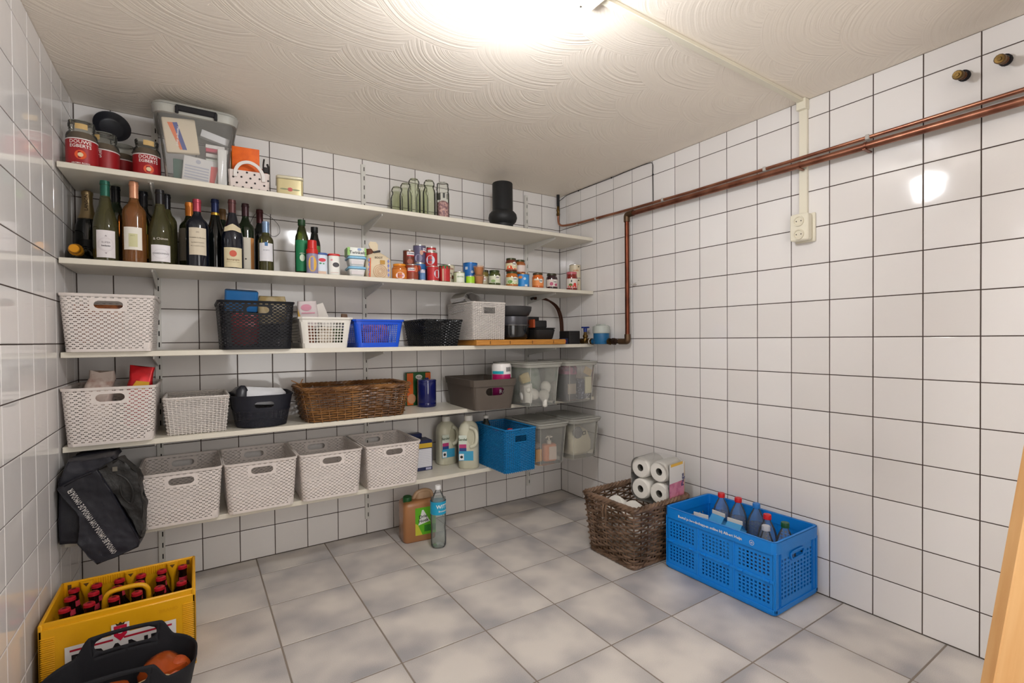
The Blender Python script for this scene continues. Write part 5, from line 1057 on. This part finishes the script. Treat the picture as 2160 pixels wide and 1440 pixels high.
# bottles in the blue basket
def soda(label,x,y,z,h,r,capc,water=None,tint='#f2f5f6',body=None,name='water_bottle',lab=None,petal=True,wl=.62,rz=0):
    t=thing(name,label,'bottle',(x,y,z),rz)
    P=[(0,.006),(r*.55,.004),(r*.8,.0),(r*.97,.012),(r,.03),(r,.25*h),(r*.94,.29*h),(r*.94,.33*h),(r,.37*h),(r,.64*h),(r*.96,.70*h),(r*.80,.79*h),(r*.55,.86*h),(.014,.91*h),(.0125,.925*h),(.0125,.945*h),(.0155,.947*h),(.0155,.952*h)]
    part('bottle_body',lathe(P,28),body or glassy('clear_bottle','#fdfefe',.09,.04,1.22,'#e4eaee'),t)
    if water: part('liquid',lathe([(0,.01),(r*.8,.008),(r*.93,.03),(r*.93,.25*h),(r*.88,.31*h),(r*.93,.37*h),(r*.93,wl*h),(0,wl*h)],24),glassy('liquid_'+water[1:],water,.12,.05,1.1,water),t)
    part('screw_cap',lathe([(.0160,.935*h),(.0160,.99*h),(.0145,h),(0,h)],20),mat('cap_'+capc[1:],capc,.35),t)
    if lab: part('label',patch(r+.0006,lab[0]*h,lab[1]*h,-180,180,40),mat('wrap_'+lab[2][1:],lab[2],.35),t)
    return t
cola=mat('cola_bottle','#1c0f0c',.12)
soda('cola bottle with a red cap inside the blue woven basket, nearest the grip hole',-.695,-.415,S5+.012,.205,.030,'#c81c1c',body=cola,name='drink_bottle')
soda('cola bottle with a red cap at the left inside the blue woven basket',-.755,-.36,S5+.012,.205,.028,'#b01a20',body=cola,name='drink_bottle')
soda('dark bottle with a white cap at the back left of the blue woven basket',-.752,-.245,S5+.012,.265,.031,'#dcdad4',body=mat('dark_clear_bottle','#222a26',.12),name='drink_bottle')
solo('green_carton','brown and green packet seen through the grip hole of the blue woven basket','packet',[rbox(.05,.02,.19,.003,.001)],mat('brown_green_pack','#6a6a3c',.5),(-.735,-.478,S5+.012))
# ---------------------------------------------------------------- black shopping bag hanging over the lowest shelf
BAG=mat('black_woven_plastic_bag','#191921',.5,bump=(260,.25,.0008),var=(9,'#24242d',.4,.7)); BAG2=mat('black_bag_gusset','#222120',.5,bump=(24,.8,.008))
t=thing('shopping_bag','black plastic shopping bag with a line of white lettering, hanging off the lowest shelf','bag',(0,0,0))
fp=[(-2.561,.577),(-2.51,.608),(-2.453,.629),(-2.42,.555),(-2.375,.445),(-2.336,.345),(-2.343,.325),(-2.40,.302),(-2.458,.290),(-2.485,.325),(-2.508,.378),(-2.505,.43),(-2.505,.475),(-2.54,.53)]
def poly(P,y,s=1.0,dx=0,dz=0):
    cx=sum(p[0] for p in P)/len(P); cz=sum(p[1] for p in P)/len(P); return [(cx+(x-cx)*s+dx,y,cz+(z-cz)*s+dz) for x,z in P]
def subd(g,mats,parent,name,lv=2,amp=.004,seed=1,**k):
    o=part(name,jitter(g,amp,seed,16),mats,parent,ang=180,**k); m=o.modifiers.new('s','SUBSURF'); m.subdivision_type='SIMPLE'; m.levels=m.render_levels=4
    tx=bpy.data.textures.get('wrinkle') or bpy.data.textures.new('wrinkle','CLOUDS'); tx.noise_scale=.07; tx.noise_depth=2
    d=o.modifiers.new('d','DISPLACE'); d.texture=tx; d.texture_coords='GLOBAL'; d.strength=amp*4; d.mid_level=.6; return o
cx=sum(p[0] for p in fp)/len(fp); cz=sum(p[1] for p in fp)/len(fp)
g=loft([poly(fp,-.474,.5),poly(fp,-.476,.97),poly(fp,-.470,1.0),poly(fp,-.43,1.0,.003),poly(fp,-.385,.98,.012,.004),poly(fp,-.362,.96,.02,.008)],0,(True,True))
g=([(max(p[0],-2.562),p[1],p[2]) for p in g[0]],g[1],0)
subd(g,BAG,t,'front_panel',1,.0025,2)
g2=[(-2.455,.628),(-2.392,.662),(-2.345,.60),(-2.322,.48),(-2.328,.40),(-2.334,.345),(-2.372,.44),(-2.42,.555)]
subd(loft([poly(g2,-.466,.97),poly(g2,-.460,1.0),poly(g2,-.43,1.0,.006),poly(g2,-.412,.96,.008)],0,(True,True)),BAG2,t,'side_gusset',2,.006,5)
up_=[(-2.561,.575),(-2.545,.63),(-2.535,.664),(-2.41,.664),(-2.40,.652),(-2.45,.618),(-2.50,.60)]
g=loft([poly(up_,-.455,.96),poly(up_,-.445,1),poly(up_,-.30,.98),poly(up_,-.22,.9)],0,(True,True))
g=([(max(p[0],-2.562),p[1],min(p[2],.672)) for p in g[0]],g[1],0)
subd(g,BAG,t,'folded_top',1,.004,7)
lo_=[(-2.562,.372),(-2.50,.362),(-2.47,.40),(-2.46,.48),(-2.47,.60),(-2.562,.60)]
g=loft([poly(lo_,-.44,.95),poly(lo_,-.42,1),poly(lo_,-.2,1),poly(lo_,-.12,.9)],0,(True,True)); g=([(max(p[0],-2.562),p[1],max(p[2],.358)) for p in g[0]],g[1],0)
subd(g,BAG,t,'bag_body',1,.003,9)
part('lettering',tf(text('OMODA.BE OMODA.COM OMODA.DE OMODA.FR',.024,0,0,0,0,.012,.50,math.atan2(.905,-.425)),T3(-2.466,-.4795,.447)),mat('silver_white_print','#d0ccc8',.45),t)
part('handle_loop',tube(curve([(-2.40,-.462,.60),(-2.372,-.468,.575),(-2.356,-.468,.53),(-2.362,-.467,.49),(-2.385,-.467,.52),(-2.392,-.466,.56)],6),.0035,6),BAG2,t)
part('care_label',[quad(-2.412,.612,-2.398,.628,-.4685)],mat('print_6a655a','#6a655a',.5),t)
# ================================================================ on the floor
AMB=glassy('amber_liquid_plastic','#c88a4c',.72,.15,1.4,'#b8793c')
t=thing('jerrycan','amber-brown liquid soap jerrycan with a green cap on the floor below the shelves','jerrycan',(-1.166,-.207,0),-.10)
R=[(.166,.118,0),(.176,.128,.008),(.176,.128,.19),(.172,.125,.203),(.15,.10,.215)]
part('can_body',loft([[(x,y,z) for x,y in rr(a,b_,.024,5)] for a,b_,z in R],0,(True,True)),mat('amber_brown_soap','#a8744a',.25,coat=.15),t,ang=60)
part('clear_top',loft([[(x+.035,y,z) for x,y in rr(a,b_,.02,5)] for a,b_,z in ((.10,.07,.205),(.085,.035,.222),(.075,.028,.245),(.05,.02,.25))],0,(False,True)),mat('pale_amber_plastic','#c9a684',.25),t,ang=60)
part('carry_handle',tube(curve([(-.02,0,.212),(.0,0,.242),(.04,0,.252),(.075,0,.24),(.082,0,.212)],4),.011,10),mat('pale_amber_plastic','#c9a684',.25),t)
part('green_cap',tf(lathe([(.016,0),(.0235,.002),(.0235,.026),(.021,.03),(0,.031)],20),T3(-.058,-.02,.209,rx=.12)),mat('cap_1b5a2a','#1b5a2a',.4),t)
o=part('label',quad(-.028,.035,.084,.180,-.0648),mat('print_5fae1c','#5fae1c',.4),t)
part('yellow_print',([(-.028,-.0652,.035),(.01,-.0652,.035),(-.014,-.0652,.09),(-.028,-.0652,.10)],[(0,1,2,3)],0),mat('print_c9c63a','#c9c63a',.4),o)
part('dark_green_print',quad(.02,.05,.084,.085,-.0652),mat('print_2f7a24','#2f7a24',.4),o)
part('white_triangle',([(-.012,-.0656,.088),(.052,-.0656,.103),(.016,-.0656,.168),(.008,-.0656,.166)],[(0,1,2,3)],0),mat('print_e6e6e0','#e6e6e0',.4),o)
for s_,x,zz in (('Drie',.014,.132),('Hoek',.016,.110)): part('lettering',tf(text(s_,.0245,0,0,x,zz,.02,rot=.12),T3(y=-.0661)),mat('ink_202020','#202020',.4),o)
t=soda('clear water bottle with a bright blue label, on the floor beside the jerrycan',-1.118,-.378,.0,.318,.040,'#e6e6e6',water='#eef3f0',lab=(.55,.755,'#1f9fc8'),wl=.80,rz=-.1)
for s_,sz,zc in (('WITTE',.026,.216),('Bronwater',.0125,.193)): part('lettering',wrap(text(s_,sz,0,-.0006,0,0,.02),.0412,zc,22),mat('white_ink','#f2ece6',.5),t)
# beer crate -----------------------------------------------------------------
YL=mat('crate_yellow','#e0a30c',.38,bump=(240,.08,.0006)); 
t=thing('beer_crate','yellow beer crate full of brown bottles, on the floor at the left wall','crate',(-2.362,-.622,.002))
Wd,Dp,H=.382,.305,.25
def panel_w(w_,h_,th,y): return bx(-w_/2,y,0,w_/2,y+th,h_,b=.002)
part('front_panel',[bx(-Wd/2,-Dp/2,.0,Wd/2,-Dp/2+.010,H-.016,b=.003),bx(-Wd/2+.004,-Dp/2+.006,H-.03,Wd/2-.004,-Dp/2+.016,H,b=.003)],YL,t)
part('back_panel',[bx(-Wd/2,Dp/2-.010,0,Wd/2,Dp/2,H,b=.003)],YL,t)
part('side_panel',[bx(-Wd/2,-Dp/2,0,-Wd/2+.010,Dp/2,H,b=.003)],YL,t); part('side_panel',[bx(Wd/2-.010,-Dp/2,0,Wd/2,Dp/2,H,b=.003)],YL,t)
part('crate_bottom',[bx(-Wd/2,-Dp/2,0,Wd/2,Dp/2,.008,b=.002)],YL,t)
part('corner_rib',[bx(sx*(Wd/2-.004)-(.032 if sx>0 else 0),-Dp/2-.0022,.02+.0062*k,sx*(Wd/2-.004)+(.032 if sx<0 else 0),-Dp/2+.001,.0232+.0062*k,b=.0008) for sx in (-1,1) for k in range(31)],YL,t,kind='stuff')
part('divider_wall',[bx(-Wd/2+.01,y-.0012,.008,Wd/2-.01,y+.0012,.13,b=.0005) for y in (.079,.002)]+[bx(x-.0012,-Dp/2+.01,.008,x+.0012,Dp/2-.01,.13,b=.0005) for x in (-.122,-.061,0,.061,.122)],YL,t,kind='stuff')
cols=[(-.152),(-.093),(-.032),(.028),(.089),(.151)]
part('inner_post',[loft([[(x+cx_,y+Dp/2-.016,z) for x,y in rr(wd_,.020,.008,3)] for wd_,z in ((.014,.01),(.014,.19),(.034,.225),(.036,H-.004))],0,(True,True)) for cx_ in (-.1225,-.002,.120)],YL,t,kind='stuff')
part('post_opening_shade',[([(cx_-.008,Dp/2-.0263,H-.008),(cx_+.008,Dp/2-.0263,H-.008),(cx_,Dp/2-.0263,H-.020)],[(0,2,1)],0) for cx_ in (-.1225,-.002,.120)]+[bx(sx*.168-.005,Dp/2-.0108,H-.026,sx*.168+.005,Dp/2-.0098,H-.008,b=.0004) for sx in (-1,1)],mat('crate_shadow_hole','#5a3a08',.7),t,kind='stuff')  # flat patches, the shade of the openings is in their dark colour
part('grip_rib',[bx(x0+.0065*k,Dp/2-.0125,H-.030,x0+.0065*k+.0032,Dp/2-.009,H-.004,b=.0006) for x0 in (-.098,.024) for k in range(11)],YL,t,kind='stuff')
part('carry_handle',tube(curve([(-.060,.0,.10),(-.060,.0,.20),(-.056,.0,.228),(-.042,.0,.242),(0,.0,.246),(.036,.0,.243),(.052,.0,.230),(.057,.0,.205),(.057,.0,.10)],5),.0078,10),YL,t)
o=part('label',[quad(-.133,.085,.137,.168,-Dp/2-.0026)],mat('print_e4e0de','#e4e0de',.4),t)
part('red_line',[quad(-.122,.151,-.022,.157,-Dp/2-.0031),quad(.004,.151,.126,.157,-Dp/2-.0031)],mat('print_b31a32','#b31a32',.4),o,kind='stuff')
part('crest_plate',[quad(-.026,.16,.018,.20,-Dp/2-.0031)],mat('print_e4e0de','#e4e0de',.4),o)
part('red_crest',[([(-.020,-Dp/2-.0036,.194),(.012,-Dp/2-.0036,.194),(.012,-Dp/2-.0036,.165),(-.004,-Dp/2-.0036,.146),(-.020,-Dp/2-.0036,.165)],[(0,4,3,2,1)],0)],mat('print_c41a3c','#c41a3c',.4),o)
part('white_lion',[disc(-.004,.177,.0085,-Dp/2-.0041,0,9,1)],mat('print_e8e4e0','#e8e4e0',.4),o)
part('crown',[([(-.013,-Dp/2-.0036,.1945),(.005,-Dp/2-.0036,.1945),(.008,-Dp/2-.0036,.203),(.001,-Dp/2-.0036,.199),(-.004,-Dp/2-.0036,.205),(-.009,-Dp/2-.0036,.199),(-.016,-Dp/2-.0036,.203)],[(0,1,2,3,4,5,6)],0)],mat('print_3a2a10','#3a2a10',.4),o)
part('lettering',tf(text('BRAND',.058,0,0,0,.118,.02,1.25),T3(y=-Dp/2-.0031)),mat('print_1e1c20','#1e1c20',.4),o)
part('embossed_lettering',tf(text('BRAND',.015,0,0,.118,.203,.01),T3(y=-Dp/2-.001)),mat('crate_yellow_emboss','#d89c0a',.4),t)
bb=mat('brown_beer_glass','#1d0c08',.1,coat=.3); red=mat('crown_cap_red','#b81c2c',.3,.2)
bp_me=mkmesh('glass_body',lathe([(0,0),(.027,0),(.0302,.004),(.0302,.13),(.027,.145),(.018,.165),(.0145,.178),(.0130,.208),(.0142,.212),(.0142,.22)],20),bb)
cp_me=mkmesh('crown_cap',[lathe([(.0158,.2185),(.0152,.222),(.0148,.2265),(.012,.2285),(0,.229)],21)],red); lg_me=mkmesh('cap_print',[([(.006*math.sin(2*PI*k/12),-.004*math.cos(2*PI*k/12),.2294) for k in range(12)],[tuple(range(12))],0)],mat('print_3a1418','#3a1418',.4))
nl_me=mkmesh('neck_label',patch(.0165,.168,.19,-60,60,10,r1=.0140),mat('print_c8384c','#c8384c',.4))
rown=['back row','middle row','front row']; coln=['first from the left','second from the left','third from the left','third from the right','second from the right','at the right end']
for r_,yy in enumerate((.112,.048,-.034)):
    for c_,xx in enumerate(cols):
        if r_==1 and c_==5: continue
        b_=thing('beer_bottle','red-capped brown beer bottle in the yellow crate, '+rown[r_]+', '+coln[c_],'bottle',(-2.362+xx,-.622+yy,.0105),random.uniform(-.5,.5),'beer bottles in the yellow crate')
        part('glass_body',None,None,b_,mesh=bp_me); part('crown_cap',None,None,b_,mesh=cp_me); part('cap_print',None,None,b_,mesh=lg_me); part('neck_label',None,None,b_,mesh=nl_me)
# black tub with handles --------------------------------------------------------
fo=outline_at(.29,.18,.355,.245,1,.10,10)
def tubf(u,v,off=0):
    p=fo(u,v,off); d0=min(abs((u+.5)%1-.5),abs(u%1-.5)); 
    s_=max(0,min(1,(.115-d0)/.035)); s_=s_*s_*(3-2*s_); s2=.5+.5*math.cos(min(d0/.25,1)*PI)
    return (p[0],p[1],v*(.168+.022*s2+.042*s_))
tubf.P=fo.P; tubf.w=.32; tubf.d=.21
t=thing('carry_tub','black soft plastic tub with two handle cut-outs holding orange nets, bottom left corner','tub',(-2.345,-1.005,.002),-.03)
TB=mat('matt_black_tub','#131319',.8,bump=(420,.35,.0008))
g=perf_wall(tubf,.24,0,1,192,24,'none',[(0,.86,15,3,'stadium'),(.5,.86,15,3,'stadium')])
o=part('tub_body',[g,box_floor(tubf,.02,96)],TB,t,ang=60); m=o.modifiers.new('thick','SOLIDIFY'); m.thickness=.004; m.offset=-1
def netbag(label,x,y,z,s,seed,n=7):
    t=thing('orange_net',label,'net bag',(x,y,z),seed*.7)
    part('produce',[jitter(tf(lathe([(.034*math.sin(PI*k/8),-.034*math.cos(PI*k/8)) for k in range(9)],14),T3(random.uniform(-.045,.045)*s,random.uniform(-.02,.02)*s,.034+.012*(i%3))),.004,seed+i,30) for i in range(n)],mat('orange_produce','#c4561c',.45,var=(20,'#a8441a',.4,.7)),t,kind='stuff')
    part('net_film',jitter(loft([[(x_,y_,zz) for x_,y_ in rr(a*s,b*s,.03*s,5)] for a,b,zz in ((.10,.07,0),(.135,.10,.02),(.14,.10,.05),(.12,.08,.08),(.05,.03,.095))],0,(True,True)),.006,seed,24),glassy('orange_net_film','#e88a4c',.5,.15,1.4,'#d8662a'),t)
netbag('orange net of produce in the black tub, right side',-2.245,-.985,.07,.95,3)
netbag('orange net of produce in the black tub, seen in the near handle opening',-2.375,-1.005,.045,.85,5)
solo('rope_handle','beige rope end lying in the front of the black tub','rope',[tube(curve([(-.04,0,0),(-.03,-.01,.014),(0,-.012,.02),(.03,-.006,.012),(.045,.004,-.004)],5),.005,8)],mat('beige_rope','#c8a97c',.7),(-2.27,-1.066,.145))
# blue folding crate --------------------------------------------------------------
BC=mat('folding_crate_blue','#0b84e0',.38,bump=(300,.05,.0005))
t=thing('folding_crate','blue folding crate with white lettering, holding bottles and cartons, on the floor','crate',(-.168,-1.453,.002))
Wd,Dp,H=.322,.512,.283
def grid_panel(w_,h_,th,holes,fr,z0,win=None):
    """flat panel in the xz plane (x centred), real square holes, thickness th towards +y; holes=(nx,nz)"""
    nx,nz=holes; v=[];F=[]
    x0,x1=-w_/2+fr,w_/2-fr; za,zb=z0+fr,z0+h_-fr
    xs_=[-w_/2]+[x0+(x1-x0)*i/nx for i in range(nx+1)]+[w_/2]; zs_=[z0]+[za+(zb-za)*j/nz for j in range(nz+1)]+[z0+h_]
    for j in range(len(zs_)-1):
        for i in range(len(xs_)-1):
            a,b_,c,d=xs_[i],xs_[i+1],zs_[j],zs_[j+1]; inner=0<i<len(xs_)-2 and 0<j<len(zs_)-2
            if win and win(.5*(a+b_),.5*(c+d))==1: continue
            o=len(v)
            if inner and not (win and win(.5*(a+b_),.5*(c+d))==2):
                mx,mz=(b_-a)*.21,(d-c)*.2
                A=[(a,c),(b_,c),(b_,d),(a,d)]; B=[(a+mx,c+mz),(b_-mx,c+mz),(b_-mx,d-mz),(a+mx,d-mz)]
                v+=[(p[0],0,p[1]) for p in A]+[(p[0],0,p[1]) for p in B]+[(p[0],th,p[1]) for p in B]+[(p[0],th,p[1]) for p in A]
                for k in range(4):
                    k2=(k+1)%4; F+=[(o+k,o+k2,o+4+k2,o+4+k),(o+4+k,o+4+k2,o+8+k2,o+8+k),(o+8+k,o+8+k2,o+12+k2,o+12+k)]
            else:
                v+=[(a,0,c),(b_,0,c),(b_,0,d),(a,0,d),(a,th,c),(b_,th,c),(b_,th,d),(a,th,d)]; F+=[(o,o+1,o+2,o+3),(o+7,o+6,o+5,o+4)]
    return (v,F,0)
RZL=T3(0,0,0,rz=-PI/2)   # panel facing -x
colw=Dp/3-.004
def long_side(sgn,nm):
    g=[]
    for j,zb_ in enumerate((.022,.130)):
        for i in range(3):
            g.append(tf(grid_panel(colw,.106,.0035,(8,5),.016,zb_),T3((i-1)*(Dp/3),0,0)))
    for i in range(4): x=-Dp/2+i*Dp/3; x=max(-Dp/2+.003,min(Dp/2-.003,x)); g.append(bx(x-.003,-.003,.014,x+.003,.005,H-.04,b=.001))
    g.append(bx(-Dp/2,-.0035,.122,Dp/2,.006,.134,b=.001)); g.append(bx(-Dp/2,-.004,.008,Dp/2,.006,.024,b=.001))
    for i in range(3):
        for sx in (-1,1): g.append(tube([((i-1)*Dp/3+sx*.055-.012,-.0035,.128),((i-1)*Dp/3+sx*.055+.012,-.0035,.128)],.005,8))
    M=T3(-Wd/2,0,0,rz=-PI/2) if sgn<0 else T3(Wd/2,0,0,rz=PI/2)
    return part(nm,[tf(q,M) for q in g],BC,t,ang=30)
long_side(-1,'side_panel'); long_side(1,'side_panel')
def gripwin(x,z): 
    if abs(x)<.040 and .192<z<.222: return 1
    if abs(x)<.058 and .180<z<.24: return 2
    return 0
for sgn in (-1,1):
    g=[grid_panel(Wd-.02,.215,.0035,(10,10),.028,.022,gripwin)]
    for x in (-.128,-.120,.120,.128): g.append(bx(x-.0012,-.003,.024,x+.0012,.001,.232,b=.0004))
    g.append(bx(-Wd/2,-.004,.008,Wd/2,.006,.024,b=.001))
    g.append(tube(curve([(-.04,-.003,.192),(-.05,-.003,.207),(-.04,-.003,.222)]+[(.04,-.003,.222),(.05,-.003,.207),(.04,-.003,.192)],3),.004,8,0,True))
    for sx in (-1,1): g.append(bx(sx*(Wd/2-.006)-.006,-.004,.01,sx*(Wd/2-.006)+.006,.010,H-.04,b=.002))
    M=T3(0,-Dp/2,0) if sgn<0 else T3(0,Dp/2,0,rz=PI)
    part('end_panel',[tf(q,M) for q in g],BC,t,ang=30)
part('crate_bottom',[rbox(Wd+.004,Dp+.004,.012,.018,.003,n=4)],BC,t)
fr_=outline_at(Wd+.004,Dp+.004,Wd+.012,Dp+.012,H,.022,6)
part('rim_frame',[ringband(fr_,.835,1.0,.001,.001,96),loft([[fr_(k/96,1.0,.001) for k in range(96)],[(p[0],p[1],p[2]) for p in [fr_(k/96,1.0,-.012) for k in range(96)]],[(p[0],p[1],H*.84) for p in [fr_(k/96,1.0,-.012) for k in range(96)]]],0,(False,False))],BC,t,ang=30)
g=tf(text('Bestel je boodschappen online bij Albert Heijn',.0165,0,0,-.028,.258,.02),T3(-Wd/2-.0085,0,0,rz=-PI/2)); part('lettering',g,mat('white_ink','#f2ece6',.5),t)
o=part('round_logo',tf(ring_(.168,.258,.010,.0014,20),T3(-Wd/2-.0082,0,0,rz=-PI/2)),mat('white_ink','#f2ece6',.5),t)
part('lettering',tf(text('ah',.011,0,0,.168,.258,.01),T3(-Wd/2-.0085,0,0,rz=-PI/2)),mat('white_ink','#f2ece6',.5),t)
BT='in the blue folding crate'
soda('clear bottle with a red cap '+BT+', nearest the wicker basket',-.060,-1.303,.0145,.311,.040,'#cf1f24',water='#d9e3ec',wl=.7)
soda('clear bottle with a red cap '+BT+', next to the blue-capped one',-.060,-1.390,.0145,.311,.040,'#cf1f24',water='#d9e3ec',wl=.7)
soda('bottle with a light blue cap '+BT,-.058,-1.477,.0145,.308,.040,'#2a7fd0',water='#a9cfe8',wl=.7)
soda('empty red-capped bottle '+BT+', beside the green-capped one',-.143,-1.575,.0145,.305,.040,'#cf1f24')
soda('empty clear bottle with a dark green cap '+BT,-.160,-1.659,.0145,.300,.038,'#14502e')
soda('short clear bottle with a clear cap at the front of the blue folding crate',-.236,-1.622,.0145,.292,.034,'#b9bcc4')
def carton(label,x,y,rz):
    t=thing('milk_carton',label,'carton',(x,y,.0145),rz)
    bl=mat('light_blue_carton','#4aa0d8',.35)
    part('carton_body',rbox(.070,.070,.200,.003,.002),bl,t)
    a=.035; v=[(-a,-a,.2),(a,-a,.2),(a,a,.2),(-a,a,.2),(-.002,-a*.98,.236),(.002,-a*.98,.236),(.002,a*.98,.236),(-.002,a*.98,.236),(0,-a*.45,.225),(0,a*.45,.225)]
    part('gable_top',(v,[(0,4,7,3),(1,2,6,5),(0,1,8),(0,8,4),(1,5,8),(2,3,9),(2,9,6),(3,7,9),(4,5,6,7)],0),bl,t,smooth=False)
    part('top_seam',bx(-.0022,-a,.234,.0022,a,.252,b=.0006),mat('white_carton_edge','#e4ded4',.4),t)
carton('light blue gable-top milk carton nearest the wicker basket',-.238,-1.318,.15)
carton('light blue gable-top milk carton between the first one and the red-capped bottles',-.152,-1.350,-.1)
carton('light blue gable-top milk carton behind the crate lettering, closest to the short bottle',-.178,-1.448,.05)
# toilet rolls -------------------------------------------------------------------
t=thing('toilet_roll_pack','wrapped pack of toilet rolls with pink print standing in the square wicker basket','toilet rolls',(-.212,-1.048,.254),.14)
TR=mat('soft_white_tissue','#e6e3dc',.8,bump=(120,.3,.001)); CO=mat('grey_card_tube','#6a675f',.8)
for i,(yy,zz) in enumerate(((-.052,.055),(.055,.056),(-.052,.163),(.055,.163))):
    M=T3(.075,yy,zz)@Matrix.Rotation(-PI/2,4,'Y')
    o=part('toilet_roll',tf(lathe([(.0175,.004),(.0185,0),(.046,0),(.0515,.006),(.0525,.02),(.0525,.13),(.0515,.144),(.046,.15),(.0185,.15),(.0175,.146)],28),M),TR,t)
    part('card_tube',[tf(lathe([(.0178,.145),(.0178,.01),(0,.01)],16),M),tf(lathe([(0,.055),(.0176,.055)],16),M)],CO,o)
film=glassy('clear_wrap','#ffffff',.06,.1,1.4,'#eeeeea')
wr=[[(x_,y_,z_) for y_,z_ in rr(.214,.218,.05,5)] for x_ in (-.079,.079)]
wr=[[(p[0],p[1],p[2]+.109) for p in r_] for r_ in wr]
part('clear_wrap',loft([[(p[0]*1.02,p[1]*.9,(p[2]-.109)*.9+.109) for p in wr[0]]]+wr,0,(False,False)),film,t)
def sidep(y0,z0,y1,z1,x0,x1,r=.1085): return ([(x0,-r,z0),(x1,-r,z0),(x1,-r,z1),(x0,-r,z1)],[(0,1,2,3)],0)
part('pink_print',sidep(0,.012,0,.112,-.072,.062),mat('pink_film','#d98aa0',.35,var=(30,'#c8708a',.5,.6)),t)
part('white_print',sidep(0,.112,0,.205,-.072,.062),mat('white_film','#dedbd6',.35),t)
part('yellow_strip',[sidep(0,.192,0,.206,-.06,.05,.109),([(.063,-.1087,.02),(.076,-.104,.02),(.076,-.104,.2),(.063,-.1087,.2)],[(0,1,2,3)],0)],mat('print_e0b03c','#e0b03c',.4),t,kind='stuff')
part('lettering',tf(text('Page',.034,0,0,0,0,.02),T3(.048,-.1095,.115)@Matrix.Rotation(-PI/2,4,'Y')),mat('print_2a2a6a','#2a2a6a',.4),t)
t=thing('toilet_roll_pack','white wrapped rolls lying low in the square wicker basket','toilet rolls',(-.385,-.99,.125),.1)
for i,yy in enumerate((-.055,.05)): 
    part('toilet_roll',tf(lathe([(0,0),(.046,0),(.05,.006),(.05,.12),(.046,.126),(0,.126)],24),T3(-.03,yy,.115,ry=.6)@Matrix.Rotation(PI/2,4,'Y')),TR,t)
solo('tissue_bag','white plastic bag filling the bottom of the square wicker basket','bag',[jitter(loft([[(x,y,z) for x,y in rr(a,b_,.04,5)] for a,b_,z in ((.26,.20,0),(.28,.23,.05),(.28,.23,.10),(.24,.2,.14))],0,(True,True)),.012,5,14)],mat('white_soft_plastic','#d9d6d0',.5),(-.30,-1.0,.012),ang=60)
